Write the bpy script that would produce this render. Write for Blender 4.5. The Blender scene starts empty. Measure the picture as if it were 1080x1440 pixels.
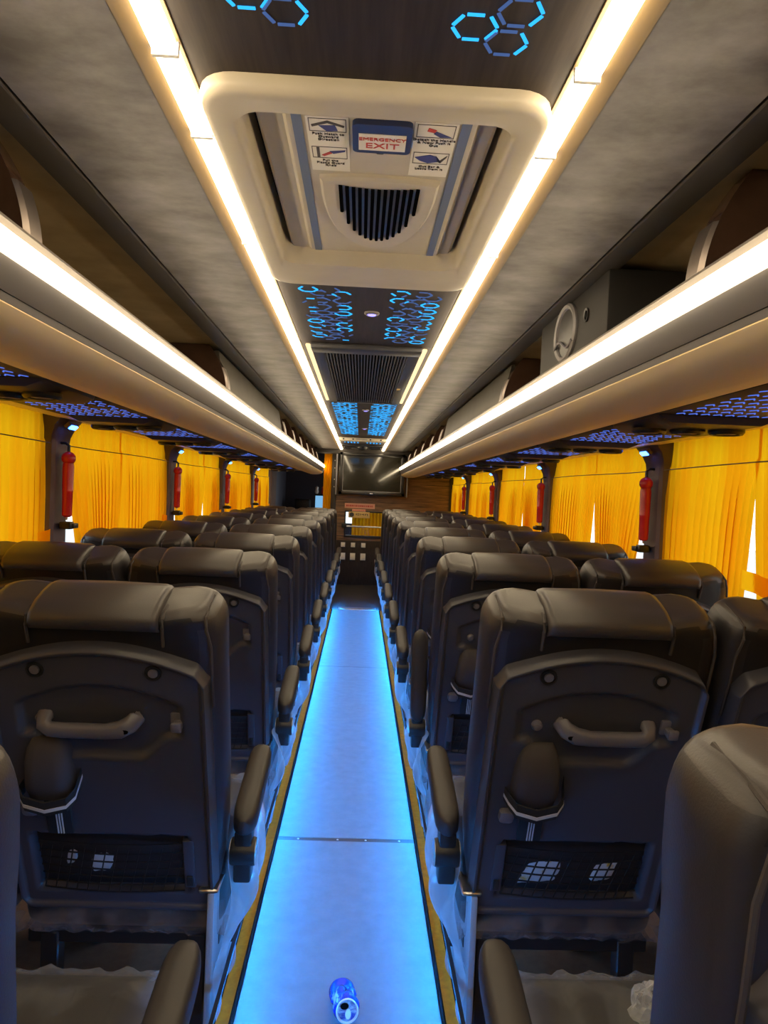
import bpy, bmesh, math, random
from mathutils import Vector, Matrix
random.seed(7)
PI = math.pi
scene = bpy.context.scene
COL = scene.collection

# ------------------------------------------------------------------ camera
F, VP, RHO, HC = 998.0, (507.0, 692.0), math.radians(2.4), 1.25
fy = Vector(((VP[0] - 540) / F, -(VP[1] - 720) / F, 1.0)).normalized()
zt = Vector((math.sin(RHO), math.cos(RHO), 0.0))
fz = (zt - fy * zt.dot(fy)).normalized()
fx = -fy.cross(fz) if fy.cross(fz).x < 0 else fy.cross(fz)
cam_d = bpy.data.cameras.new('camera')
cam = bpy.data.objects.new('camera', cam_d)
COL.objects.link(cam)
cam_d.sensor_fit = 'VERTICAL'
cam_d.sensor_height = 36.0
cam_d.lens = F / 1440.0 * 36.0
cam_d.clip_start = 0.02
R = Matrix(((fx.x, fx.y, -fx.z), (fy.x, fy.y, -fy.z), (fz.x, fz.y, -fz.z)))   # columns: camera right, up, back in world axes
cam.matrix_world = Matrix.Translation((0, 0, HC)) @ R.to_4x4()
scene.camera = cam

# ------------------------------------------------------------------ daylight and exposure
world = bpy.data.worlds.new('world')
scene.world = world
world.use_nodes = True
wb = world.node_tree.nodes['Background']
wb.inputs[0].default_value = (0.86, 0.94, 1.0, 1)
wb.inputs[1].default_value = 2.6
scene.view_settings.view_transform = 'Standard'
scene.view_settings.look = 'None'
scene.view_settings.gamma = 1
scene.view_settings.exposure = 0.0
scene.view_settings.use_curve_mapping = False
LED_CEIL = 18.0       # ceiling light strips
LED_RACK = 21.0       # luggage rack light strips
LED_BLUE = 1500.0      # blue strips at the foot of the seats
LED_AC = 1.6

# ------------------------------------------------------------------ materials
def mat(name, base=(0.5, 0.5, 0.5), rough=0.5, metal=0.0, emit=None, es=0.0, coat=0.0, spec=0.5, noise=None, bump=None):
    m = bpy.data.materials.new(name)
    m.use_nodes = True
    nt = m.node_tree
    b = nt.nodes['Principled BSDF']
    b.inputs['Base Color'].default_value = (*base, 1)
    b.inputs['Roughness'].default_value = rough
    b.inputs['Metallic'].default_value = metal
    b.inputs['Specular IOR Level'].default_value = spec
    b.inputs['Coat Weight'].default_value = coat
    if emit:
        b.inputs['Emission Color'].default_value = (*emit, 1)
        b.inputs['Emission Strength'].default_value = es
    tc = nt.nodes.new('ShaderNodeTexCoord')
    if noise:
        sc, c2, lo, hi, stretch = noise
        mp = nt.nodes.new('ShaderNodeMapping')
        mp.inputs['Scale'].default_value = stretch
        n = nt.nodes.new('ShaderNodeTexNoise')
        n.inputs['Scale'].default_value = sc
        n.inputs['Detail'].default_value = 9
        n.inputs['Roughness'].default_value = 0.62
        r = nt.nodes.new('ShaderNodeValToRGB')
        r.color_ramp.elements[0].position = lo
        r.color_ramp.elements[1].position = hi
        r.color_ramp.elements[0].color = (*base, 1)
        r.color_ramp.elements[1].color = (*c2, 1)
        nt.links.new(tc.outputs['Object'], mp.inputs[0])
        nt.links.new(mp.outputs[0], n.inputs['Vector'])
        nt.links.new(n.outputs[0], r.inputs[0])
        nt.links.new(r.outputs[0], b.inputs['Base Color'])
    if bump:
        sc, st, dist = bump
        n2 = nt.nodes.new('ShaderNodeTexNoise')
        n2.inputs['Scale'].default_value = sc
        n2.inputs['Detail'].default_value = 3
        bp = nt.nodes.new('ShaderNodeBump')
        bp.inputs['Strength'].default_value = st
        bp.inputs['Distance'].default_value = dist
        nt.links.new(tc.outputs['Object'], n2.inputs['Vector'])
        nt.links.new(n2.outputs[0], bp.inputs['Height'])
        nt.links.new(bp.outputs[0], b.inputs['Normal'])
    return m

M = {}
M['leather'] = mat('seat_leather', (0.024, 0.0205, 0.022), 0.46, bump=(420, 0.12, 0.002))
M['padleather'] = mat('headrest_leather', (0.046, 0.039, 0.038), 0.36, bump=(420, 0.12, 0.002))
M['blackrear'] = mat('black_seat_rear', (0.008, 0.007, 0.0085), 0.55, bump=(420, 0.12, 0.002))
M['fabric'] = mat('seat_side_cloth', (0.045, 0.038, 0.038), 0.75, bump=(600, 0.2, 0.002))
M['shell'] = mat('seat_shell_plastic', (0.050, 0.050, 0.064), 0.36, bump=(900, 0.05, 0.001))
M['greyplast'] = mat('handle_grey_plastic', (0.135, 0.13, 0.155), 0.38)
M['black'] = mat('black_plastic', (0.012, 0.012, 0.013), 0.4)
M['blackcloth'] = mat('black_webbing', (0.012, 0.012, 0.014), 0.8)
M['whitestripe'] = mat('white_woven_stripe', (0.55, 0.55, 0.55), 0.7)
M['armpad'] = mat('armrest_rubber', (0.033, 0.029, 0.030), 0.5, bump=(500, 0.1, 0.001))
M['sidegrey'] = mat('side_panel_grey', (0.30, 0.33, 0.36), 0.4)
M['steel'] = mat('brushed_steel', (0.6, 0.58, 0.55), 0.3, 1.0)
M['chrome'] = mat('chrome', (0.24, 0.20, 0.18), 0.35, 1.0)
M['alu'] = mat('satin_aluminium', (0.30, 0.27, 0.25), 0.42, 0.6)
M['alugroove'] = mat('grey_lip_groove', (0.20, 0.19, 0.20), 0.5)
M['cream'] = mat('cream_moulding', (0.82, 0.66, 0.38), 0.45)
M['creamtrim'] = mat('tan_channel', (0.20, 0.135, 0.06), 0.5)
M['hatchcream'] = mat('hatch_cream_plastic', (0.54, 0.475, 0.365), 0.42, noise=(9, (0.49, 0.43, 0.33), 0.4, 0.75, (1, 1, 1)))
M['stone'] = mat('grey_stone_laminate', (0.058, 0.049, 0.047), 0.55, noise=(11, (0.165, 0.150, 0.149), 0.34, 0.67, (0.7, 1.0, 1)))
M['racktop'] = mat('olive_stone_laminate', (0.30, 0.24, 0.145), 0.6, noise=(5, (0.46, 0.38, 0.25), 0.3, 0.7, (1, 1, 1)))
M['darkwood'] = mat('dark_wood_laminate', (0.017, 0.0115, 0.009), 0.6, spec=0.25, noise=(14, (0.040, 0.028, 0.023), 0.3, 0.7, (6, 0.35, 1)))
M['wallwood'] = mat('partition_wood', (0.07, 0.038, 0.018), 0.4, noise=(6, (0.36, 0.20, 0.09), 0.35, 0.7, (0.5, 1, 9)))
M['brownwood'] = mat('brown_wood_panel', (0.10, 0.05, 0.028), 0.85, noise=(6, (0.14, 0.075, 0.04), 0.35, 0.7, (8, 8, 0.6)))
M['gloss'] = mat('brown_gloss_divider', (0.040, 0.020, 0.014), 0.16, coat=0.6, noise=(7, (0.075, 0.038, 0.026), 0.35, 0.7, (1, 5, 1)))
M['band'] = mat('dark_trim_band', (0.026, 0.020, 0.016), 0.55)
M['pillar'] = mat('mauve_brown_pillar', (0.11, 0.075, 0.075), 0.5)
M['wallbeige'] = mat('beige_wall_lining', (0.32, 0.26, 0.18), 0.6)
M['floorbrown'] = mat('brown_vinyl', (0.30, 0.17, 0.095), 0.5, noise=(30, (0.40, 0.25, 0.14), 0.3, 0.7, (1, 1, 1)))
M['aisle'] = mat('pale_aisle_panel', (0.115, 0.13, 0.155), 0.5, noise=(22, (0.15, 0.165, 0.19), 0.3, 0.7, (1, 1, 1)), bump=(220, 0.06, 0.001))
M['darkvinyl'] = mat('dark_aisle_vinyl', (0.03, 0.028, 0.032), 0.45)
M['yellow'] = mat('yellow_edge_strip', (0.60, 0.36, 0.02), 0.55, noise=(60, (0.42, 0.25, 0.02), 0.4, 0.75, (1, 1, 1)))
M['red'] = mat('red_plastic', (0.55, 0.018, 0.02), 0.3)
M['white'] = mat('white_plastic', (0.75, 0.74, 0.72), 0.4)
M['slate'] = mat('blue_grey_stripe', (0.12, 0.15, 0.23), 0.45)
M['navy'] = mat('navy_plastic', (0.022, 0.035, 0.105), 0.4)
M['inkred'] = mat('red_ink', (0.55, 0.06, 0.05), 0.6)
M['inkdark'] = mat('dark_ink', (0.06, 0.05, 0.05), 0.6)
M['inkblue'] = mat('blue_ink', (0.04, 0.05, 0.22), 0.6)
M['paper'] = mat('sticker_paper', (0.78, 0.74, 0.66), 0.5)
M['pink'] = mat('pink_sign', (0.80, 0.42, 0.30), 0.5)
M['gold'] = mat('gold_sign', (0.62, 0.42, 0.14), 0.45)
M['screen'] = mat('television_glass', (0.02, 0.018, 0.012), 0.08, coat=0.5)
M['tvframe'] = mat('television_frame', (0.016, 0.014, 0.013), 0.25)
M['cabin'] = mat('dark_cabin_lining', (0.045, 0.038, 0.052), 0.6)
M['packet'] = mat('snack_packet_foil', (0.75, 0.75, 0.78), 0.35, noise=(18, (0.70, 0.45, 0.05), 0.55, 0.62, (1, 1, 1)))
M['tissue'] = mat('white_crumpled_paper', (0.72, 0.72, 0.75), 0.7)
M['concrete'] = mat('pale_street', (0.5, 0.5, 0.5), 0.8)
M['wire'] = mat('curtain_wire', (0.08, 0.05, 0.03), 0.5)
M['can'] = mat('can_print', (0.004, 0.035, 0.50), 0.25, 0.3, noise=(30, (0.45, 0.62, 0.80), 0.54, 0.60, (1, 0.35, 1)))
M['canlid'] = mat('pale_can_aluminium', (0.80, 0.76, 0.78), 0.4, 0.25)
M['slot'] = mat('black_slot', (0.003, 0.003, 0.003), 1.0, spec=0.0)
M['gasket'] = mat('black_rubber_gasket', (0.008, 0.008, 0.009), 0.95, spec=0.1)
M['locker'] = mat('olive_locker_front', (0.036, 0.030, 0.020), 0.6, noise=(5, (0.056, 0.047, 0.033), 0.3, 0.7, (1, 1, 1)))
M['speakerface'] = mat('dark_speaker_cabinet', (0.011, 0.0095, 0.0095), 0.7)
M['liplow'] = mat('dark_grey_lip', (0.055, 0.048, 0.054), 0.5)
M['grille'] = mat('dark_grille', (0.035, 0.033, 0.036), 0.45)

def emis(name, col, s):
    m = bpy.data.materials.new(name)
    m.use_nodes = True
    nt = m.node_tree
    nt.nodes.clear()
    e = nt.nodes.new('ShaderNodeEmission')
    e.inputs[0].default_value = (*col, 1)
    e.inputs[1].default_value = s
    o = nt.nodes.new('ShaderNodeOutputMaterial')
    nt.links.new(e.outputs[0], o.inputs[0])
    return m
M['ledceil'] = emis('warm_ceiling_led', (1.0, 0.81, 0.53), LED_CEIL)
M['ledrack'] = emis('warm_rack_led', (1.0, 0.80, 0.50), LED_RACK)
M['ledac'] = emis('warm_side_led', (1.0, 0.72, 0.36), LED_AC)
M['ledblue'] = emis('blue_floor_led', (0.012, 0.30, 1.0), LED_BLUE)
M['bluecut'] = emis('blue_cutout_light', (0.03, 0.42, 1.0), 1.5)
M['bluedim'] = emis('blue_cutout_dim', (0.12, 0.22, 0.55), 0.55)
M['bluelouv'] = emis('blue_console_light', (0.10, 0.20, 0.85), 0.95)
M['bluelamp'] = emis('blue_pillar_lamp', (0.04, 0.16, 1.0), 14.0)
M['violet'] = emis('violet_dome_lamp', (0.25, 0.22, 1.0), 3.0)
M['windowglow'] = emis('cabin_window_glow', (0.22, 0.52, 0.85), 0.9)  # emission imitating daylight in a small cabin window

def nodes_mat(name, fn):
    m = bpy.data.materials.new(name)
    m.use_nodes = True
    nt = m.node_tree
    nt.nodes.clear()
    o = nt.nodes.new('ShaderNodeOutputMaterial')
    nt.links.new(fn(nt), o.inputs[0])
    return m
def curtain_nodes(nt):
    tc = nt.nodes.new('ShaderNodeTexCoord')
    mp = nt.nodes.new('ShaderNodeMapping')
    mp.inputs['Scale'].default_value = (1, 3, 0.2)
    n = nt.nodes.new('ShaderNodeTexNoise')
    n.inputs['Scale'].default_value = 3
    r = nt.nodes.new('ShaderNodeValToRGB')
    r.color_ramp.elements[0].position = 0.35
    r.color_ramp.elements[1].position = 0.65
    r.color_ramp.elements[0].color = (0.95, 0.38, 0.004, 1)
    r.color_ramp.elements[1].color = (0.97, 0.50, 0.006, 1)
    nt.links.new(tc.outputs['Object'], mp.inputs[0])
    nt.links.new(mp.outputs[0], n.inputs['Vector'])
    nt.links.new(n.outputs[0], r.inputs[0])
    d = nt.nodes.new('ShaderNodeBsdfDiffuse')
    t = nt.nodes.new('ShaderNodeBsdfTranslucent')
    nt.links.new(r.outputs[0], d.inputs[0])
    nt.links.new(r.outputs[0], t.inputs[0])
    mx = nt.nodes.new('ShaderNodeMixShader')
    mx.inputs[0].default_value = 0.62
    nt.links.new(d.outputs[0], mx.inputs[1])
    nt.links.new(t.outputs[0], mx.inputs[2])
    return mx.outputs[0]
M['curtain'] = nodes_mat('yellow_curtain_cloth', curtain_nodes)
def glass_nodes(nt):
    t = nt.nodes.new('ShaderNodeBsdfTransparent')
    t.inputs[0].default_value = (0.93, 0.96, 0.96, 1)
    g = nt.nodes.new('ShaderNodeBsdfGlossy')
    g.inputs['Roughness'].default_value = 0.02
    mx = nt.nodes.new('ShaderNodeMixShader')
    mx.inputs[0].default_value = 0.05
    nt.links.new(t.outputs[0], mx.inputs[1])
    nt.links.new(g.outputs[0], mx.inputs[2])
    return mx.outputs[0]
M['glass'] = nodes_mat('window_glass', glass_nodes)
def film_nodes(lo, hi, gl):
    def fn(nt):
        tc = nt.nodes.new('ShaderNodeTexCoord')
        n = nt.nodes.new('ShaderNodeTexNoise')
        n.inputs['Scale'].default_value = 9
        n.inputs['Detail'].default_value = 3
        n.inputs['Distortion'].default_value = 0.8
        nt.links.new(tc.outputs['Object'], n.inputs['Vector'])
        r = nt.nodes.new('ShaderNodeMapRange')
        r.inputs[1].default_value = 0.42
        r.inputs[2].default_value = 0.68
        r.inputs[3].default_value = lo
        r.inputs[4].default_value = hi
        nt.links.new(n.outputs[0], r.inputs[0])
        bp = nt.nodes.new('ShaderNodeBump')
        bp.inputs['Strength'].default_value = 0.3
        bp.inputs['Distance'].default_value = 0.02
        nt.links.new(n.outputs[0], bp.inputs['Height'])
        t = nt.nodes.new('ShaderNodeBsdfTransparent')
        d = nt.nodes.new('ShaderNodeBsdfDiffuse')
        d.inputs[0].default_value = (0.75, 0.78, 0.82, 1)
        tr = nt.nodes.new('ShaderNodeBsdfTranslucent')
        tr.inputs[0].default_value = (0.75, 0.78, 0.82, 1)
        g = nt.nodes.new('ShaderNodeBsdfGlossy')
        g.inputs['Roughness'].default_value = 0.18
        for q in (d, tr, g):
            nt.links.new(bp.outputs[0], q.inputs['Normal'])
        m1 = nt.nodes.new('ShaderNodeMixShader')
        nt.links.new(d.outputs[0], m1.inputs[1])
        nt.links.new(tr.outputs[0], m1.inputs[2])
        m2 = nt.nodes.new('ShaderNodeMixShader')
        m2.inputs[0].default_value = gl
        nt.links.new(m1.outputs[0], m2.inputs[1])
        nt.links.new(g.outputs[0], m2.inputs[2])
        m3 = nt.nodes.new('ShaderNodeMixShader')
        lw = nt.nodes.new('ShaderNodeLayerWeight')
        lw.inputs[0].default_value = 0.35
        ad = nt.nodes.new('ShaderNodeMath')
        ad.operation = 'MULTIPLY_ADD'
        ad.use_clamp = True
        nt.links.new(lw.outputs['Facing'], ad.inputs[0])
        ad.inputs[1].default_value = 0.55
        nt.links.new(r.outputs[0], ad.inputs[2])
        nt.links.new(ad.outputs[0], m3.inputs[0])
        nt.links.new(t.outputs[0], m3.inputs[1])
        nt.links.new(m2.outputs[0], m3.inputs[2])
        return m3.outputs[0]
    return fn
M['film'] = nodes_mat('clear_plastic_film', film_nodes(0.25, 0.55, 0.14))
M['wrap'] = nodes_mat('thin_seat_wrap', film_nodes(0.0, 0.42, 0.6))

# ------------------------------------------------------------------ mesh helpers
def box(bm, x0, x1, y0, y1, z0, z1, bev=0.0, seg=2, mi=0):
    t = bmesh.new()
    bmesh.ops.create_cube(t, size=1)
    bmesh.ops.scale(t, vec=(abs(x1 - x0), abs(y1 - y0), abs(z1 - z0)), verts=t.verts)
    bmesh.ops.translate(t, vec=((x0 + x1) / 2, (y0 + y1) / 2, (z0 + z1) / 2), verts=t.verts)
    if bev > 0:
        bmesh.ops.bevel(t, geom=list(t.edges), offset=bev, segments=seg, profile=0.5, affect='EDGES')
    join(bm, t, mi)
def join(bm, t, mi=0, mx=None):
    t.verts.index_update()
    vs = [bm.verts.new(mx @ v.co if mx else v.co) for v in t.verts]
    for f in t.faces:
        try:
            nf = bm.faces.new([vs[v.index] for v in f.verts])
            nf.material_index = mi if mi else f.material_index
        except ValueError:
            pass
    t.free()
def sheet(bm, rows, mi=0, closed=False, cap=False):
    """rows of points joined into quads"""
    vr = [[bm.verts.new(p) for p in r] for r in rows]
    n = len(vr[0])
    for a, b in zip(vr, vr[1:]):
        for k in range(n if closed else n - 1):
            k2 = (k + 1) % n
            f = bm.faces.new((a[k], a[k2], b[k2], b[k]))
            f.material_index = mi
    if cap:
        for r in (vr[0], vr[-1]):
            try:
                bm.faces.new(r).material_index = mi
            except ValueError:
                pass
    return vr
def prism(bm, pts, y0, y1, mi=0, axis='y'):
    """a closed outline pushed along an axis: pts are (x,z) for y, (y,z) for x, (x,y) for z"""
    def P(p, t):
        return (p[0], t, p[1]) if axis == 'y' else (t, p[0], p[1]) if axis == 'x' else (p[0], p[1], t)
    sheet(bm, [[P(p, y0) for p in pts], [P(p, y1) for p in pts]], mi, True, True)
def tube(bm, pts, r, seg=8, mi=0, cap=True):
    pts = [Vector(p) for p in pts]
    rows = []
    for i, p in enumerate(pts):
        d = (pts[min(i + 1, len(pts) - 1)] - pts[max(i - 1, 0)]).normalized()
        up = Vector((0, 0, 1)) if abs(d.z) < 0.9 else Vector((1, 0, 0))
        a = d.cross(up).normalized()
        b = d.cross(a)
        rr = r[i] if isinstance(r, (list, tuple)) else r
        rows.append([p + (a * math.cos(2 * PI * k / seg) + b * math.sin(2 * PI * k / seg)) * rr for k in range(seg)])
    sheet(bm, rows, mi, True, cap)
def lathe(bm, prof, mx, seg=20, mi=0):
    """prof: (radius, height) along local z, placed by matrix mx"""
    rows = [[mx @ Vector((max(r, 1e-4) * math.cos(2 * PI * k / seg), max(r, 1e-4) * math.sin(2 * PI * k / seg), h)) for k in range(seg)] for r, h in prof]
    sheet(bm, rows, mi, True, True)
def fin(bm, name, mats, ang=38):
    bmesh.ops.recalc_face_normals(bm, faces=bm.faces)
    me = bpy.data.meshes.new(name)
    bm.to_mesh(me)
    bm.free()
    for m in (mats if isinstance(mats, (list, tuple)) else [mats]):
        me.materials.append(M[m])
    me.polygons.foreach_set('use_smooth', [True] * len(me.polygons))
    me.set_sharp_from_angle(angle=math.radians(ang))
    return me
def put(name, me, parent=None, loc=(0, 0, 0), rot=(0, 0, 0)):
    o = bpy.data.objects.new(name, me)
    COL.objects.link(o)
    o.location = loc
    o.rotation_euler = rot
    o.parent = parent
    return o
def build(name, mats, fn, parent=None, loc=(0, 0, 0), rot=(0, 0, 0), ang=38):
    bm = bmesh.new()
    fn(bm)
    return put(name, fin(bm, name, mats, ang), parent, loc, rot)
def tag(o, label, cat, group=None):
    o['label'] = label
    o['category'] = cat
    if group:
        o['group'] = group
    return o
def thing(name, label, cat, loc=(0, 0, 0), group=None, rot=(0, 0, 0)):
    return tag(put(name, None, None, loc, rot), label, cat, group)
def struct(o):
    o['kind'] = 'structure'
    return o
def stuff(o):
    o['kind'] = 'stuff'
    return o
def sst(a, b, x):
    t = max(0.0, min(1.0, (x - a) / (b - a)))
    return t * t * (3 - 2 * t)
def text(name, body, size, m, parent, loc, rot=(PI, 0, 0), align='CENTER', sx=1.0):
    c = bpy.data.curves.new(name, 'FONT')
    c.body = body
    c.size = size
    c.align_x = align
    c.extrude = 0.0006
    c.resolution_u = 2
    c.materials.append(M[m])
    tmp = bpy.data.objects.new(name, c)
    COL.objects.link(tmp)
    bpy.context.view_layer.update()
    me = bpy.data.meshes.new_from_object(tmp.evaluated_get(bpy.context.evaluated_depsgraph_get()))
    bpy.data.objects.remove(tmp)
    o = put(name, me, parent, loc, rot)
    o.scale = (sx, 1, 1)
    return o
ORD = ['first', 'second', 'third', 'fourth', 'fifth', 'sixth', 'seventh', 'eighth', 'ninth', 'tenth', 'eleventh', 'twelfth']
SIDE = {1: 'right', -1: 'left'}
Y0, YP = -1.0, 9.5          # rear wall, front partition
WX = 1.27                   # inner face of the side walls
ROW = [0.53, 1.36] + [2.23 + 0.85 * k for k in range(8)]
PIL = [1.19, 2.90, 4.60, 6.31, 8.03]

# ------------------------------------------------------------------ floor
floor = struct(put('floor', None))
build('floor_slab', 'floorbrown', lambda b: box(b, -1.4, 1.4, Y0, 11.9, -0.06, 0.0), floor)
for y0, y1 in ((Y0, 2.489), (2.511, 5.0), (5.004, 7.44)):
    build('aisle_panel', 'aisle', lambda b: box(b, -0.243, 0.243, y0, y1, 0.0, 0.010, 0.002, 1), floor)
build('joint_strip', 'black', lambda b: box(b, -0.243, 0.243, 2.489, 2.511, 0.0, 0.0085), floor)
for x in (-0.17, -0.03, 0.07, 0.19):
    build('screw', 'steel', lambda b: lathe(b, [(0.0, 0.0), (0.004, 0.0), (0.0035, 0.0015), (0.0, 0.002)], Matrix.Translation((x, 2.5, 0.0085)), 8), floor)
build('threshold_plate', 'steel', lambda b: box(b, -0.19, 0.22, 7.46, 7.60, 0.0, 0.012, 0.004, 1), floor)
build('aisle_vinyl', 'darkvinyl', lambda b: box(b, -0.30, 0.30, 7.44, YP, 0.0, 0.006), floor)
for s in (-1, 1):
    build('black_gasket', 'gasket', lambda b: (box(b, s * 0.244, s * 0.254, Y0, 7.44, 0.0, 0.013, 0.003, 1), box(b, s * 0.284, s * 0.298, Y0, 7.44, 0.0, 0.011, 0.002, 1)), floor)
    build('yellow_edge_strip', 'yellow', lambda b: box(b, s * 0.254, s * 0.284, Y0, 7.44, 0.0, 0.009), floor)

# ------------------------------------------------------------------ side walls, pillars, windows
for s in (-1, 1):
    w = struct(put('wall_' + SIDE[s], None))
    build('lower_wall', 'wallbeige', lambda b: box(b, s * WX, s * 1.34, Y0, 11.9, -0.06, 0.80), w)
    build('upper_wall', 'wallbeige', lambda b: box(b, s * WX, s * 1.34, Y0, 11.9, 1.53, 1.95), w)
    build('window_head', 'cream', lambda b: box(b, s * 1.20, s * 1.29, Y0, YP, 1.508, 1.55, 0.006), w)
    for yp in [-0.5] + PIL:
        def pill(b):
            prof = [(1.205, 0.80), (1.205, 1.36), (1.20, 1.42), (1.185, 1.46), (1.155, 1.495), (1.13, 1.51), (1.33, 1.51), (1.33, 0.80)]
            rows = []
            for dy, k in ((-0.07, 0.012), (-0.058, 0), (0.058, 0), (0.07, 0.012)):
                rows.append([(s * (x + (k if i < 6 else 0)), yp + dy * (1.0 + 0.5 * sst(1.36, 1.5, z)), z) for i, (x, z) in enumerate(prof)])
            sheet(b, rows, 0, True, True)
        build('pillar', 'pillar', pill, w)
    build('end_wall_panel', 'brownwood', lambda b: box(b, s * 1.20, s * 1.34, 9.62 if s < 0 else 9.5, 10.15 if s < 0 else 9.62, 0.8, 1.53, 0.006), w)
    if s < 0:
        build('cabin_side_panel', 'cabin', lambda b: box(b, s * 1.24, s * 1.34, 10.15, 11.9, 0.8, 1.95), w)
n = 0
edges = [-0.5] + PIL + [9.6]
for s in (-1, 1):
    for k in range(6):
        n += 1
        y0, y1 = edges[k] + 0.07, edges[k + 1] - 0.07
        w = struct(put('window_%d' % n, None))
        build('pane', 'glass', lambda b: box(b, s * 1.305, s * 1.310, y0 - 0.02, y1 + 0.02, 0.8, 1.53), w)
        build('window_frame', 'black', lambda b: (box(b, s * 1.285, s * 1.32, y0 - 0.03, y1 + 0.03, 0.78, 0.815, 0.004), box(b, s * 1.285, s * 1.32, y0 - 0.03, y1 + 0.03, 1.515, 1.535)), w)
gr = struct(build('ground', 'concrete', lambda b: box(b, -30, 30, -20, 40, -1.25, -1.15)))

def red_hammer(s, yp, i):
    x = s * 1.170
    t = thing('emergency_hammer', 'red ball topped emergency hammer tube on the %s pillar of the %s window wall' % (ORD[i], SIDE[s]), 'hammer', (x, yp - 0.02, 1.10), 'red hammers on the window pillars')
    build('tube', 'red', lambda b: lathe(b, [(0.012, 0.0), (0.019, 0.006), (0.020, 0.10), (0.021, 0.102), (0.021, 0.106), (0.0205, 0.108), (0.022, 0.20), (0.020, 0.215)], Matrix.Translation((0, 0, 0)), 16), t)
    build('ball_head', 'red', lambda b: lathe(b, [(0.027 * math.sin(a * PI / 10), 0.235 - 0.027 * math.cos(a * PI / 10)) for a in range(11)], Matrix.Translation((0, 0, 0)), 16), t)
    build('hook', 'black', lambda b: tube(b, [(0, 0, 0.255), (0, 0, 0.285), (s * 0.012, 0, 0.295), (s * 0.032, 0, 0.295)], 0.006, 6), t)
    build('tip', 'white', lambda b: lathe(b, [(0.003, -0.012), (0.005, 0.0)], Matrix.Translation((0, 0, 0)), 8), t)
    build('clip', 'black', lambda b: (box(b, -0.022, 0.022, -0.02, 0.02, -0.048, -0.018, 0.004), box(b, -0.03 * s, 0.032 * s, 0.0, 0.045, -0.045, -0.025, 0.003)), t)
def pillar_lamp(s, yp, i):
    t = thing('pillar_lamp', 'small glowing blue lamp atop the %s pillar of the %s window wall' % (ORD[i], SIDE[s]), 'lamp', (s * 1.155, yp - 0.035, 1.462), 'blue lamps on the window pillars', (0, s * 0.75, 0))
    build('housing', 'pillar', lambda b: box(b, -0.014, 0.014, -0.042, 0.042, -0.006, 0.010, 0.004), t)
    build('lens', 'bluelamp', lambda b: box(b, -0.010, 0.010, -0.030, 0.030, -0.012, -0.004, 0.003), t)
for s in (-1, 1):
    for i, yp in enumerate(PIL[1:]):
        red_hammer(s, yp, i)
        pillar_lamp(s, yp, i)

# ------------------------------------------------------------------ curtains
def curtain(s, ya, yb, gap_a, gap_b, label, seed, zlo=0.83, dy=0.0):
    """ya..yb at the wire; gap_* pulls that edge in towards the bottom"""
    rnd = random.Random(seed)
    n = max(40, int((yb - ya) / 0.0042))
    ph = [rnd.uniform(0, 6.28) for _ in range(3)]
    zs = [1.507, 1.46, 1.41, 1.395, 1.36, 1.28, 1.18, 1.05, 0.93, zlo]
    rows = []
    for z in zs:
        k = (1.39 - z) / 0.5 if z < 1.39 else 0
        a, c = ya + gap_a * k, yb - gap_b * k
        amp = 0.006 + 0.007 * sst(1.39, 1.2, z)
        r = []
        for j in range(n + 1):
            t = j / n
            y = a + (c - a) * t
            u = ya + (yb - ya) * t
            x = 1.235 + amp * math.sin(u * 2 * PI / 0.047 + ph[0] + 1.4 * math.sin(u * 5 + ph[1])) + 0.004 * math.sin(u * 11 + ph[2])
            pa = u * 2 * PI / 0.047 + ph[0] + 1.4 * math.sin(u * 5 + ph[1])
            fold = 0.0062 * sst(1.40, 1.30, z) * min(1, 6 * t, 6 * (1 - t)) * (0.65 + 0.35 * math.sin(u * 9 + ph[2]))
            y += fold * math.sin(2 * pa)          # the pleats fold over themselves
            if z > 1.40:
                x = 1.24 + 0.45 * (x - 1.235)
            r.append((s * x, y, z))
        rows.append(r)
    t = build('window_curtain', 'curtain', lambda b: sheet(b, rows), ang=180)
    tag(t, label, 'curtain', 'yellow pleated curtains on the %s windows' % SIDE[s])
    return t
def tie(t, s, y0, y1, z):
    build('tie_band', 'curtain', lambda b: sheet(b, [[(s * (1.212 + 0.004 * math.sin(y * 60)), y, z + dz + 0.01 * math.sin(y * 9)) for y in [y0 + (y1 - y0) * k / 10 for k in range(11)]] for dz in (-0.03, 0, 0.03)]), t, ang=180)
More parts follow.
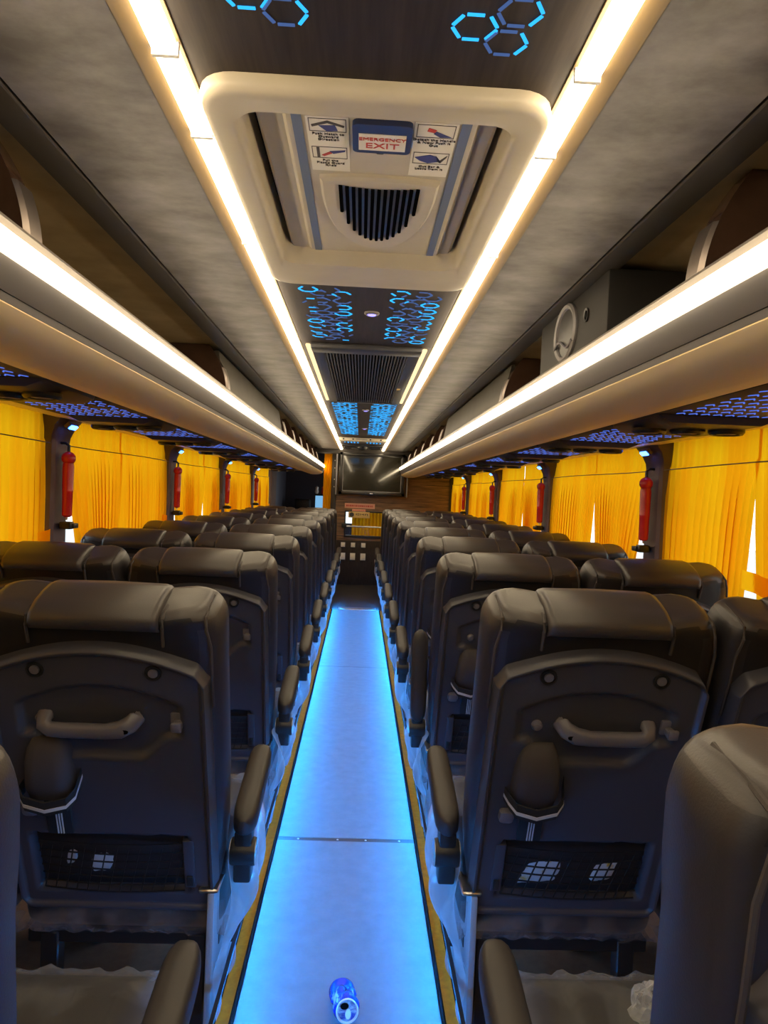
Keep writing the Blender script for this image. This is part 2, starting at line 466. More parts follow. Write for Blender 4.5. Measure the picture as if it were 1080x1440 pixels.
for s in (-1, 1):
    for k in range(6):
        a, b_ = edges[k] + 0.112, edges[k + 1] - 0.06
        mid = {(1, 1): 2.17, (1, 2): 3.70, (1, 3): 5.35, (-1, 1): 2.25, (-1, 2): 3.68, (-1, 3): 5.62}.get((s, k), (a + b_) / 2)
        nth = ORD[k - 1] if k else 'hindmost'
        g = 0.045 if (s, k) in ((1, 1), (1, 2), (1, 3), (-1, 3), (-1, 2)) else 0.004
        g = {(1, 1): 0.055, (1, 2): 0.085, (1, 3): 0.06, (-1, 2): 0.03, (-1, 3): 0.10}.get((s, k), g)
        c1 = curtain(s, a, mid + 0.012, 0.17, g + 0.012, 'rear half of the yellow pleated curtain pair in the %s window bay on the %s' % (nth, SIDE[s]), s * 20 + k)
        c2 = curtain(s, mid, b_, g, 0.0, 'front half of the yellow pleated curtain pair in the %s window bay on the %s' % (nth, SIDE[s]), s * 40 + k)
        if k == 1:
            tie(c1, s, mid - 0.13, mid + 0.02, 1.02)
        if s < 0:
            tie(c2, s, b_ - 0.12, b_ + 0.02, 1.02)
    wr = build('curtain_wire', 'wire', lambda b: tube(b, [(s * 1.218, Y0 + (YP - Y0) * k / 40, 1.392 - 0.003 * math.sin(k * 0.9)) for k in range(41)], 0.0022, 5))
    tag(wr, 'thin dark wire strung across the yellow curtains of the %s windows' % SIDE[s], 'wire', 'curtain wires')

# ------------------------------------------------------------------ ceiling
ceil = struct(put('ceiling', None))
build('roof_slab', 'band', lambda b: box(b, -1.34, 1.34, Y0, 11.9, 1.90, 1.97), ceil)
for s in (-1, 1):
    build('stone_panel', 'stone', lambda b: box(b, s * 0.312, s * 0.522, Y0, 9.3, 1.80, 1.815, 0.003, 1), ceil)
    build('dark_valance', 'band', lambda b: box(b, s * 0.524, s * 0.585, Y0, 9.3, 1.797, 1.83, 0.003, 1), ceil)
for y0, y1 in ((Y0, 1.05), (1.80, 2.73), (2.73, 4.42), (4.42, 7.45), (7.45, 9.3)):
    build('wood_panel', 'darkwood', lambda b: box(b, -0.254, 0.254, y0 + 0.001, y1 - 0.001, 1.815, 1.83, 0.001, 1), ceil)
for y in (-0.2, 0.0):
    pass
def hexagon(b, cx, cy, r, sides, z, gapf=0.16, wd=0.0042, rot=0.0):
    for i in sides:
        a0, a1 = PI / 3 * i + rot, PI / 3 * (i + 1) + rot
        p, q = Vector((cx + r * math.cos(a0), cy + r * math.sin(a0), 0)), Vector((cx + r * math.cos(a1), cy + r * math.sin(a1), 0))
        d = q - p
        p, q = p + d * gapf * 0.5, q - d * gapf * 0.5
        nrm = Vector((-d.y, d.x, 0)).normalized() * wd / 2
        t = [p + nrm, p - nrm, q - nrm, q + nrm]
        sheet(b, [[(v.x, v.y, z) for v in t], [(v.x, v.y, z + 0.003) for v in t]], 0, True, True)
for bx, by in ((0.112, 0.866), (-0.158, 0.835)):
    for dx, dy, sd, mm in ((0, 0, (1, 2, 3, 4), 'bluecut'), (0.004, 0, (5, 0), 'bluecut'), (0.052, -0.030, (5, 0), 'bluecut'), (0.050, -0.030, (1, 2, 3, 4), 'bluedim'), (0.046, 0.026, (5, 0), 'bluecut'), (0.044, 0.026, (1, 2, 3, 4), 'bluedim')):
        build('hexagon_cutout', mm, lambda b: hexagon(b, bx + dx, by + dy, 0.026, sd, 1.8135, 0.2), ceil)
rnd = random.Random(3)
for s in (-1, 1):
    for i in range(9):
        for j in range(4):
            cx = (s * 0.125 if s < 0 else 0.137) + (j - 1.5) * 0.031
            cy = 2.02 + i * 0.074 + (0.035 if j % 2 else 0)
            sd = [k for k in range(6) if rnd.random() < 0.62]
            if cy > 2.68 or not sd:
                continue
            build('hexagon_cutout', 'bluecut' if j in (0, 3) and rnd.random() < 0.75 else 'bluedim', lambda b: hexagon(b, cx, cy, 0.027, sd, 1.8135, 0.12, 0.0055), ceil)
    def dense(b):
        for i in range(33):
            for j in range(4):
                cx = s * 0.128 + (j - 1.5) * 0.036
                cy = 4.52 + i * 0.076 + (0.038 if j % 2 else 0)
                if cy < 7.0:
                    hexagon(b, cx, cy, 0.028, [k for k in range(6) if rnd.random() < 0.6], 1.8135, 0.15, 0.0048)
        for i in range(8):
            for j in range(4):
                hexagon(b, s * 0.128 + (j - 1.5) * 0.036, 7.65 + i * 0.076 + (0.038 if j % 2 else 0), 0.028, (0, 2, 3, 5), 1.8135, 0.15, 0.0055)
    stuff(build('hexagon_lattice', 'bluecut', dense, ceil))
struct(build('trim_1', 'band', lambda b: box(b, -1.25, 1.25, 9.3, 9.46, 1.74, 1.90, 0.01)))

# ceiling light strips
for s in (-1, 1):
    t = thing('ceiling_light_strip', 'long warm white light strip along the %s side of the dark wood ceiling' % SIDE[s], 'light', (0, Y0, 1.80), 'warm strips along the ceiling')
    build('channel', 'creamtrim', lambda b: prism(b, [(s * 0.253, 0.012), (s * 0.253, 0.03), (s * 0.316, 0.03), (s * 0.316, 0.000), (s * 0.309, 0.000), (s * 0.292, 0.008)], 0.0, 10.3), t)
    ys = [0.0, 1.93, 2.14, 2.62, 4.3, 5.7, 7.2, 8.7, 10.3]
    for a, c in zip(ys, ys[1:]):
        build('diffuser', 'ledceil', lambda b: box(b, s * 0.257, s * 0.287, a + 0.004, c - 0.004, -0.005, 0.013, 0.004, 1), t)
    for a in ys[1:-1]:
        build('joint_clip', 'white', lambda b: box(b, s * 0.255, s * 0.289, a - 0.0035, a + 0.0035, -0.0055, 0.013), t)

# dome lamps
for i, y in enumerate((2.25, 4.90, 6.30)):
    t = thing('dome_lamp', ['oval violet ceiling lamp between the hatch and the air grille', 'small violet ceiling lamp just beyond the air grille', 'small violet ceiling lamp farthest along the lattice panel'][i], 'lamp', (0.012, y, 1.815), 'violet ceiling lamps')
    build('rim', 'alu', lambda b: lathe(b, [(0.024, 0.0), (0.024, -0.004), (0.017, -0.008), (0.016, -0.004), (0.0, -0.004)], Matrix.Identity(4), 18), t)
    build('lens', 'violet', lambda b: lathe(b, [(0.015, -0.004), (0.012, -0.009), (0.0, -0.011)], Matrix.Identity(4), 18), t)

# ------------------------------------------------------------------ roof hatch
def rrect(x0, x1, y0, y1, r, seg=6):
    p = []
    for cx, cy, a0 in ((x1 - r, y1 - r, 0), (x0 + r, y1 - r, PI / 2), (x0 + r, y0 + r, PI), (x1 - r, y0 + r, 1.5 * PI)):
        for k in range(seg + 1):
            a = a0 + PI / 2 * k / seg
            p.append((cx + r * math.cos(a), cy + r * math.sin(a)))
    return p
H = thing('roof_hatch', 'cream plastic emergency roof hatch with stickers and vent in the ceiling', 'hatch', (0, 0, 1.815))
def hframe(b):
    loops = [(0.252, 0.990, 1.895, 0.055, 0.004), (0.255, 0.987, 1.898, 0.058, -0.014), (0.249, 0.992, 1.892, 0.055, -0.024), (0.240, 1.000, 1.882, 0.05, -0.027),
             (0.224, 1.015, 1.86, 0.05, -0.024), (0.216, 1.03, 1.80, 0.045, -0.024), (0.207, 1.055, 1.745, 0.04, -0.018), (0.204, 1.060, 1.735, 0.04, 0.0), (0.203, 1.063, 1.73, 0.04, 0.075)]
    sheet(b, [[(x, y, z) for x, y in rrect(-hx, hx, y0, y1, r)] for hx, y0, y1, r, z in loops], 0, True)
build('frame', 'hatchcream', hframe, H, ang=50)
build('dark_recess', 'slot', lambda b: box(b, -0.215, 0.215, 1.05, 1.90, 0.060, 0.066), H)
def lid(b):
    pr = [(-0.190, 0.055), (-0.190, 0.026), (-0.184, 0.020), (-0.147, 0.021), (-0.141, 0.016), (0.159, 0.016), (0.165, 0.021), (0.186, 0.020), (0.193, 0.026), (0.193, 0.055)]
    prism(b, pr, 1.063, 1.86)
build('lid', 'hatchcream', lid, H)
for xa, xb in ((-0.133, -0.117), (0.135, 0.151)):
    build('stripe', 'slate', lambda b: box(b, xa, xb, 1.066, 1.735, 0.0145, 0.0165), H)
def shield_pts(hw, y0, y1, n=30):
    """top edge at y0 (near), rounded point at y1"""
    p = [(-hw, y0 + 0.012), (-hw * 0.5, y0 + 0.002), (0, y0), (hw * 0.5, y0 + 0.002), (hw, y0 + 0.012)]
    for k in range(1, n):
        a = PI * k / n
        p.append((hw * math.cos(a), y0 + 0.03 + (y1 - y0 - 0.03) * math.sin(a) ** 0.8))
    return p
def vshield(b):
    loops = [(0.112, 1.312, 1.685, 0.017), (0.111, 1.314, 1.683, 0.010), (0.106, 1.320, 1.676, 0.006), (0.084, 1.335, 1.645, 0.009)]
    sheet(b, [[(x + 0.0115, y, z) for x, y in shield_pts(hw, y0, y1)] for hw, y0, y1, z in loops], 0, True, True)
build('vent_shield', 'hatchcream', vshield, H, ang=30)
for k in range(13):
    x = (k - 6) * 0.0122
    ylo, yhi = 1.348 + 0.012 * (1 - (x / 0.078) ** 2), 1.345 + 0.285 * math.sqrt(max(0.02, 1 - (x / 0.082) ** 2))
    build('vent_slot', 'slot', lambda b: prism(b, [(x + 0.0115 + e, q) for e, q in ((-0.0036, ylo), (0.0036, ylo + 0.001), (0.0036, yhi - 0.004), (0, yhi), (-0.0036, yhi - 0.004))], 0.0058, 0.0095, 0, 'z'), H)
# exit plate and the instruction stickers (flat print)
build('exit_plate', 'navy', lambda b: prism(b, rrect(-0.037, 0.059, 1.122, 1.214, 0.010, 4), 0.007, 0.0165, 0, 'z'), H)
build('exit_label', 'paper', lambda b: box(b, -0.027, 0.050, 1.150, 1.202, 0.0058, 0.0072), H)
build('plate_catch', 'inkdark', lambda b: box(b, 0.002, 0.016, 1.212, 1.222, 0.008, 0.0165, 0.003), H)
text('exit_text', 'EMERGENCY', 0.0135, 'inkred', H, (0.0115, 1.1685, 0.0055))
text('exit_text', 'EXIT', 0.024, 'inkred', H, (0.0115, 1.193, 0.0055), sx=1.15)
def sticker(x0, x1, side):
    st = build('instruction_sticker', 'paper', lambda b: box(b, x0, x1, 1.122, 1.306, 0.0148, 0.0165), H)
    xm = (x0 + x1) / 2
    def frame(b, y0, y1):
        for a, c, d, e in ((x0 + 0.004, x1 - 0.004, y0, y0 + 0.0012), (x0 + 0.004, x1 - 0.004, y1 - 0.0012, y1), (x0 + 0.004, x0 + 0.0052, y0, y1), (x1 - 0.0052, x1 - 0.004, y0, y1)):
            box(b, a, c, d, e, 0.0142, 0.0149)
    for q in (1.126, 1.217):
        build('picture_border', 'inkdark', lambda b: frame(b, q, q + 0.040), st)
    Z0, Z1 = 0.0140, 0.0149
    if side < 0:
        build('picture', 'inkdark', lambda b: prism(b, [(x0 + 0.008, 1.146), (xm, 1.132), (x1 - 0.007, 1.146), (x1 - 0.008, 1.151), (xm, 1.139), (x0 + 0.009, 1.152)], Z0, Z1, 0, 'z'), st)
        build('picture', 'inkblue', lambda b: prism(b, [(xm - 0.014, 1.148), (xm + 0.012, 1.145), (xm + 0.016, 1.162), (xm - 0.002, 1.164)], Z0, Z1, 0, 'z'), st)
        build('picture', 'inkdark', lambda b: box(b, x0 + 0.012, x0 + 0.017, 1.220, 1.255, Z0, Z1), st)
        build('picture', 'inkred', lambda b: prism(b, [(x0 + 0.020, 1.246), (xm, 1.234), (xm + 0.004, 1.239), (x0 + 0.024, 1.250)], Z0, Z1, 0, 'z'), st)
        build('picture', 'inkblue', lambda b: prism(b, [(xm, 1.232), (x1 - 0.007, 1.226), (x1 - 0.008, 1.231), (xm + 0.006, 1.240)], Z0, Z1, 0, 'z'), st)
        tt = (('Push Hatch to\nOutward\nDirection', 1.176), ('Pull the\nPlastic Guard\nKnob', 1.268))
    else:
        build('picture', 'inkred', lambda b: prism(b, [(xm - 0.012, 1.136), (xm + 0.001, 1.142), (xm - 0.002, 1.150), (xm - 0.014, 1.146)], Z0, Z1, 0, 'z'), st)
        build('picture', 'inkblue', lambda b: prism(b, [(xm + 0.001, 1.146), (x1 - 0.008, 1.162), (xm + 0.008, 1.163), (xm - 0.003, 1.153)], Z0, Z1, 0, 'z'), st)
        build('picture', 'inkblue', lambda b: prism(b, [(x0 + 0.007, 1.235), (xm - 0.002, 1.224), (xm + 0.010, 1.230), (xm + 0.018, 1.246), (xm - 0.004, 1.254), (x0 + 0.016, 1.246)], Z0, Z1, 0, 'z'), st)
        build('picture', 'inkdark', lambda b: prism(b, [(xm + 0.008, 1.226), (xm + 0.016, 1.244), (x1 - 0.007, 1.224), (x1 - 0.008, 1.231), (xm + 0.018, 1.252), (xm + 0.012, 1.246)], Z0, Z1, 0, 'z'), st)
        tt = (('Detach the Handle\n& Now Push it\nOut', 1.176), ('Cut Bar &\nLeave from it', 1.270))
    for body, y in tt:
        text('sticker_text', body, 0.0092, 'inkdark', st, (xm, y, 0.0142))
sticker(-0.111, -0.043, -1)
sticker(0.062, 0.131, 1)

# ------------------------------------------------------------------ air return grille and front ceiling beam
A = thing('air_grille', 'dark slatted air return grille with two warm side lights in the ceiling', 'grille', (0, 2.73, 1.815))
def agr(b):
    box(b, -0.215, 0.215, 0.0, 0.10, -0.022, 0.0, 0.006)
    box(b, -0.215, -0.165, 0.10, 1.69, -0.016, 0.0, 0.004)
    box(b, 0.165, 0.215, 0.10, 1.69, -0.016, 0.0, 0.004)
    box(b, -0.215, 0.215, 1.63, 1.69, -0.016, 0.0, 0.004)
build('frame', 'grille', agr, A)
build('back_plate', 'slot', lambda b: box(b, -0.165, 0.165, 0.10, 1.63, -0.002, 0.0), A)
for k in range(26):
    x = -0.159 + k * 0.0127
    build('slat', 'grille', lambda b: box(b, x - 0.0032, x + 0.0032, 0.10, 1.63, -0.013, -0.001), A)
for s in (-1, 1):
    build('side_light', 'ledac', lambda b: box(b, s * 0.218, s * 0.236, 0.03, 1.66, -0.010, 0.0, 0.003, 1), A)
build('latch', 'gold', lambda b: box(b, 0.168, 0.185, 1.00, 1.03, -0.020, -0.014, 0.002), A)
Bm = thing('ceiling_crossbar', 'cream crossbar with small holes at the front end of the ceiling lattice', 'bar', (0, 7.47, 1.815))
build('bar', 'hatchcream', lambda b: box(b, -0.255, 0.255, -0.06, 0.10, -0.035, 0.0, 0.012), Bm)
for x in (-0.20, -0.10, 0.08, 0.19):
    build('hole', 'slot', lambda b: box(b, x - 0.008, x + 0.008, -0.063, -0.058, -0.024, -0.012), Bm)
build('oval_badge', 'alugroove', lambda b: box(b, -0.07, 0.05, -0.064, -0.058, -0.022, -0.013, 0.003), Bm)
Cs = thing('ceiling_camera', 'black dome camera with looped cables below the front ceiling', 'camera', (0.0, 8.6, 1.815))
build('dome', 'black', lambda b: lathe(b, [(0.07, 0.0), (0.07, -0.02), (0.05, -0.05), (0.0, -0.065)], Matrix.Identity(4), 18), Cs)
build('cable', 'black', lambda b: tube(b, [(-0.22 + 0.044 * k, 0.05 * math.sin(k), -0.03 - 0.02 * math.sin(k * 1.3) ** 2) for k in range(11)], 0.007, 6), Cs)
build('base_plate', 'black', lambda b: box(b, -0.24, 0.24, -0.12, 0.5, -0.018, 0.0, 0.005), Cs)

# ------------------------------------------------------------------ luggage racks
def arc_pts(p0, p1, p2, n=8):
    return [((1 - t) ** 2 * p0[0] + 2 * t * (1 - t) * p1[0] + t * t * p2[0], (1 - t) ** 2 * p0[1] + 2 * t * (1 - t) * p1[1] + t * t * p2[1]) for t in [k / n for k in range(n + 1)]]
def rack(s):
    t = thing('luggage_rack', 'long overhead luggage rack with glowing lip and cream belly on the %s' % SIDE[s], 'rack', (0, 0, 0), 'overhead racks')
    y1 = 9.27 if s > 0 else 9.62
    X = lambda pts: [(s * x, z) for x, z in pts]
    build('lip_rail', 'alu', lambda b: prism(b, X([(0.507, 1.588), (0.503, 1.592), (0.504, 1.606), (0.510, 1.614), (0.530, 1.612), (0.535, 1.60), (0.535, 1.575), (0.507, 1.575)]), Y0, y1), t, ang=25)
    build('lip_under', 'liplow', lambda b: prism(b, X([(0.507, 1.5745), (0.535, 1.5745), (0.535, 1.52), (0.514, 1.512), (0.505, 1.534), (0.502, 1.555), (0.507, 1.561)]), Y0, y1), t, ang=25)
    segs = [Y0, 0.6, 2.6, 4.6, 6.6, 8.2, y1 - 0.01]
    for a, c in zip(segs, segs[1:]):
        build('lip_light', 'ledrack', lambda b: box(b, s * 0.494, s * 0.508, a + 0.001, c - 0.001, 1.561, 1.588, 0.002, 1), t)
    build('lip_groove', 'liplow', lambda b: prism(b, X([(0.516, 1.5115), (0.518, 1.500), (0.53, 1.500), (0.53, 1.5115)]), Y0, y1), t)
    build('belly', 'cream', lambda b: prism(b, X([(0.530, 1.505), (0.519, 1.500)] + arc_pts((0.517, 1.497), (0.540, 1.462), (0.64, 1.462)) + arc_pts((0.64, 1.462), (0.69, 1.463), (0.715, 1.476), 4) + [(0.718, 1.482), (0.726, 1.480), (0.738, 1.484), (0.738, 1.50)]), Y0, y1), t, ang=30)
    build('shelf', 'racktop', lambda b: box(b, s * 0.53, s * 1.212, Y0, y1, 1.503, 1.60), t)
    build('rack_roof', 'racktop', lambda b: box(b, s * 0.586, s * 1.265, Y0, y1, 1.815, 1.83), t)
    build('rack_back', 'racktop', lambda b: box(b, s * 1.19, s * 1.212, Y0, y1, 1.60, 1.815), t)
    build('outer_ledge', 'cream', lambda b: prism(b, X([(1.09, 1.484), (1.09, 1.503), (1.190, 1.503), (1.198, 1.506), (1.199, 1.500), (1.185, 1.490)]), Y0, y1), t)
    # divider panels with a curved front edge and a chrome strip
    ys = ([-0.4, 1.20, 2.86, 5.1, 5.75, 6.6, 7.5, 8.4] if s > 0 else [-0.4, 1.19, 2.90, 5.1, 5.8, 6.5, 7.3, 8.1, 8.9])
    for y in ys:
        def dv(b):
            pts = [(0.548 + 0.006 * 0, 1.60)]
            for k in range(9):
                q = k / 8
                pts.append((0.552 + 0.075 * q ** 2.2, 1.60 + 0.213 * q))
            pts += [(1.19, 1.813), (1.19, 1.60)]
            prism(b, [(s * x, z) for x, z in pts], y - 0.028, y + 0.028)
        d = build('divider', 'gloss', dv, t, ang=30)
        def ch(b):
            rows = []
            for k in range(9):
                q = k / 8
                z, x = 1.60 + 0.125 * q, 0.548 + 0.075 * (q * 0.587) ** 2.2
                wd = 0.010 * (1 - 0.6 * q)
                rows.append([(s * (x + 0.004), y - 0.029, z), (s * (x - 0.004), y - 0.029 + wd, z), (s * (x - 0.004), y + 0.029 - wd, z), (s * (x + 0.004), y + 0.029, z)])
            sheet(b, rows, 0, True, True)
        build('chrome_strip', 'chrome', ch, d, ang=30)
        build('cap_screw', 'chrome', lambda b: lathe(b, [(0.005, 0.0), (0.004, 0.003), (0.0, 0.004)], Matrix.Translation((s * 0.72, y - 0.028, 1.70)) @ Matrix.Rotation(PI / 2, 4, 'X'), 8), d)
    # closed locker front further along
    a, c = (2.92, 5.05)
    def lock(b):
        prism(b, [(s * 0.560, 1.60), (s * 0.600, 1.80), (s * 0.615, 1.80), (s * 0.575, 1.60)], a, c)
    build('locker_front', 'locker', lock, t)
    return t
for s in (-1, 1):
    rack(s)

# service consoles under the racks
rnd = random.Random(11)
def console(s, yc, i):
    t = thing('service_console', 'dark console of three round air vents under the %s rack, %s from the camera' % (SIDE[s], ORD[i - 1]), 'console', (s * 0.90, yc, 1.485), 'air vent consoles under the racks')
    def hs(b):
        pts = [(-0.16, 0.008), (-0.155, -0.008), (-0.12, -0.024), (0.12, -0.024), (0.155, -0.010), (0.162, 0.008)]
        sheet(b, [[(x * k, y, z if j else z) for x, z in pts] for j, (y, k) in enumerate(((-0.165, 0.96), (-0.15, 1.0), (0.14, 1.0), (0.175, 0.94)))], 0, True, True)
    build('housing', 'grille', hs, t)
    for dx, dy in ((-0.095, 0.03), (0.0, 0.0), (0.095, -0.03)):
        v = build('vent_ring', 'black', lambda b: lathe(b, [(0.047, 0.0), (0.047, -0.008), (0.041, -0.015), (0.035, -0.014), (0.033, -0.006), (0.0, -0.006)], Matrix.Translation((dx, dy, -0.022)), 20), t)
        build('vent_cone', 'alugroove', lambda b: lathe(b, [(0.030, -0.005), (0.026, -0.012), (0.014, -0.014), (0.012, -0.008), (0.0, -0.008)], Matrix.Translation((dx, dy, -0.022)), 16), v)
def blue_panel(s, ya, yb, i):
    t = thing('console_panel', 'black panel with blue lit arrow cutouts under the %s rack, %s from the camera' % (SIDE[s], ORD[i]), 'panel', (s * 0.91, (ya + yb) / 2, 1.485), 'blue lit panels under the racks')
    L = yb - ya
    build('plate', 'band', lambda b: box(b, -0.168, 0.178, -L / 2, L / 2, -0.004, 0.010, 0.003), t)
    def arrows(b):
        nx, ny = 9, max(6, int(L / 0.055))
        for i in range(nx):
            for j in range(ny):
                if rnd.random() < 0.08:
                    continue
                x = -0.125 + 0.25 * i / (nx - 1) + (0.008 if j % 2 else 0)
                y = -L / 2 + 0.035 + (L - 0.07) * j / (ny - 1)
                e, g, w = 0.010, 0.012, 0.0045
                for q in (-1, 1):
                    p = [(x, y - g), (x + q * e, y + g * 0.4), (x + q * e, y + g * 0.4 + w * 1.6), (x, y - g + w * 1.6)]
                    sheet(b, [[(u, v, -0.0055) for u, v in p], [(u, v, -0.003) for u, v in p]], 0, True, True)
    stuff(build('arrow_cutouts', 'bluelouv', arrows, t))
for s in (-1, 1):
    cs = [(1.95 if s > 0 else 1.84) + 0.90 * (k - 1) for k in range(9)]
    for i, yc in enumerate(cs):
        if i:
            console(s, yc, i)
        if i + 1 < len(cs):
            blue_panel(s, yc + 0.172, cs[i + 1] - 0.165, i)

# speaker box in the right rack
S = thing('speaker_box', 'black boxed speaker with oval grille ring inside the right rack', 'speaker', (0.56, 1.66, 1.602))
build('cabinet', 'speakerface', lambda b: box(b, 0.0, 0.24, 0.0, 0.62, 0.0, 0.20, 0.008), S)
Rx = Matrix.Translation((0, 0.33, 0.118)) @ Matrix.Rotation(-PI / 2, 4, 'Y')
build('speaker_ring', 'alugroove', lambda b: lathe(b, [(0.082, 0.0), (0.082, 0.006), (0.076, 0.011), (0.068, 0.008), (0.066, 0.0)], Rx @ Matrix.Diagonal((0.98, 1.25, 1, 1)), 28), S)
build('speaker_cone', 'grille', lambda b: lathe(b, [(0.066, 0.002), (0.04, 0.005), (0.0, 0.007)], Rx @ Matrix.Diagonal((0.98, 1.25, 1, 1)), 28), S)
build('curved_bar', 'greyplast', lambda b: tube(b, [(-0.010, 0.33 - 0.085 + 0.017 * k, 0.085 + 0.014 * math.sin((k - 5) * 0.6)) for k in range(11)], 0.004, 6), S)
build('port', 'black', lambda b: (lathe(b, [(0.018, 0.0), (0.018, 0.005), (0.012, 0.004), (0.011, 0.0), (0.0, 0.0)], Matrix.Translation((0, 0.15, 0.125)) @ Matrix.Rotation(-PI / 2, 4, 'Y'), 16)), S)

# ------------------------------------------------------------------ seats
A_, N_ = Vector((0, -0.330, 0.944)), Vector((0, 0.944, 0.330))
BY, BZ = 0.22, 0.35
def T(u, v, w):
    return Vector((u, BY, BZ)) + A_ * v + N_ * w
def se(hw, hd, cw, v, n=5.0, seg=28, ear=0.0):
    r = []
    for k in range(seg):
        a = 2 * PI * k / seg
        c, s_ = math.cos(a), math.sin(a)
        u = hw * math.copysign(abs(c) ** (2 / n), c)
        w = cw + hd * math.copysign(abs(s_) ** (2 / n), s_)
        r.append(T(u, v + ear * sst(0.10, 0.175, abs(u)), w))
    return r
def backrest_bm():
    b = bmesh.new()
    rows = []
    for v, hw, wr, wf in ((-0.03, 0.205, 0.01, 0.10), (0.0, 0.215, 0.002, 0.12), (0.12, 0.226, 0.0, 0.135), (0.30, 0.234, 0.0, 0.13), (0.45, 0.236, 0.0, 0.128), (0.56, 0.236, 0.0, 0.135), (0.61, 0.235, 0.004, 0.15)):
        rows.append(se(hw, (wf - wr) / 2, (wf + wr) / 2, v))
    for k in range(10):
        ph = PI / 2 * k / 9
        v = 0.652 + 0.048 * math.sin(ph)
        q = max(0.0, (v - 0.676) / 0.024)
        rows.append(se(0.235 - 0.040 * (1 - math.cos(ph)), 0.074 - 0.024 * (1 - math.sqrt(max(0, 1 - q * q))), 0.080, v, 5.0 - 0.8 * k / 9, 28, 0.012 * sst(0, 1, k / 9 + 0.2)))
    sheet(b, rows, 0, True, True)
    # black rear cloth of the headrest zone, framed by the lighter bolsters
    for f in b.faces:
        c = f.calc_center_median() - Vector((0, BY, BZ))
        if abs(c.x) < 0.20 and c.dot(N_) < 0.020 and 0.45 < c.dot(A_) < 0.695:
            f.material_index = 1
        elif c.dot(A_) > 0.690:
            f.material_index = 2
    return b
def pad_bm():
    b = bmesh.new()
    path = [(0.000, 0.676), (-0.010, 0.680), (-0.013, 0.696), (-0.004, 0.712), (0.028, 0.722), (0.060, 0.725), (0.095, 0.724), (0.125, 0.716), (0.150, 0.694), (0.166, 0.655), (0.168, 0.59), (0.160, 0.53)]
    cen = (0.08, 0.62)
    rows = []
    for u, ins in ((-0.122, 0.012), (-0.118, 0.003), (-0.108, 0.0), (0, -0.002), (0.108, 0.0), (0.118, 0.003), (0.122, 0.012)):
        r = []
        for (w, v) in path:
            d = Vector((w - cen[0], v - cen[1])).normalized()
            r.append(T(u, v - d.y * ins, w - d.x * ins))
        for (w, v) in reversed(path):
            d = Vector((w - cen[0], v - cen[1])).normalized()
            r.append(T(u * 0.98, v - d.y * 0.024, w - d.x * 0.024))
        rows.append(r)
    sheet(b, rows, 0, True, True)
    return b
def pad_seam(b, s):
    path = [(0.003, 0.640), (0.003, 0.680), (0.010, 0.697), (0.03, 0.703), (0.085, 0.703), (0.125, 0.701), (0.15, 0.675)]
    tube(b, [T(s * 0.128, v, w) for w, v in path], 0.0035, 6)
def side_seam(b, s):
    tube(b, [T(s * (0.219 - 0.010 * sst(0.645, 0.69, v)), v + 0.004 * sst(0.645, 0.69, v), w) for w, v in [(0.006, 0.50), (0.004, 0.57), (0.005, 0.640), (0.006, 0.676), (0.018, 0.696), (0.05, 0.701), (0.10, 0.702)]], 0.003, 6)
PHW = 0.215
def panel_w(u, v, vt, vb, m):
    e = min(PHW - abs(u), (vt - v) * 0.93, v - vb)
    if e < 0.006:
        w = 0.012 - 0.040 * sst(0, 0.006, e)
    elif e < 0.011:
        w = -0.028
    else:
        w = -0.028 + 0.010 * sst(0.011, 0.018, e)
    # arched upper recess with a stepped lower edge
    au = abs(u)
    top = 0.512 + 0.05 * (1 - (au / 0.165) ** 2)
    bot = 0.437 - 0.054 * sst(0.14, 0.07, au)
    sd = min(0.163 - au, top - v, v - bot)
    w += 0.013 * sst(0.0, 0.012, sd)
    ridge = max(0, 1 - abs(v - bot + 0.006) / 0.008) * sst(0.165, 0.15, au)
    w -= 0.003 * ridge
    # net pocket
    uc = u - m * 0.008
    sd2 = min(0.165 - abs(uc), v - 0.012, 0.178 - v)
    w += 0.034 * sst(0.0, 0.008, sd2)
    return w, sd2
def panel_bm(m):
    b = bmesh.new()
    e0 = [0.0, 0.003, 0.006, 0.009, 0.012, 0.015, 0.018, 0.021, 0.025]     # metres in from an edge
    SL = [-1 + e / PHW for e in e0] + [-0.85 + 1.7 * k / 50 for k in range(51)] + [1 - e / PHW for e in reversed(e0)]
    TL = [e / 0.66 for e in e0] + [0.05 + 0.90 * k / 92 for k in range(93)] + [1 - e / 0.66 for e in reversed(e0)]
    NU, NV = len(SL) - 1, len(TL) - 1
    vb0 = -0.035
    grid = []
    for j in range(NV + 1):
        t = TL[j]
        row = []
        for i in range(NU + 1):
            s_ = SL[i]
            hw = PHW
            u = s_ * hw
            vt = 0.590 + 0.058 * (1 - s_ * s_) - 0.022 * sst(0.88, 1.0, abs(s_))
            vb = vb0 + 0.028 * sst(0.86, 1.0, abs(s_)) ** 1.5
            v = vb + (vt - vb) * t
            w, sd2 = panel_w(u, v, vt, vb, m)
            row.append((b.verts.new(T(u, v, w)), sd2))
        grid.append(row)
    for j in range(NV):
        for i in range(NU):
            q = (grid[j][i], grid[j][i + 1], grid[j + 1][i + 1], grid[j + 1][i])
            f = b.faces.new([x[0] for x in q])
            f.material_index = 1 if min(x[1] for x in q) > 0.001 else 0
    return b
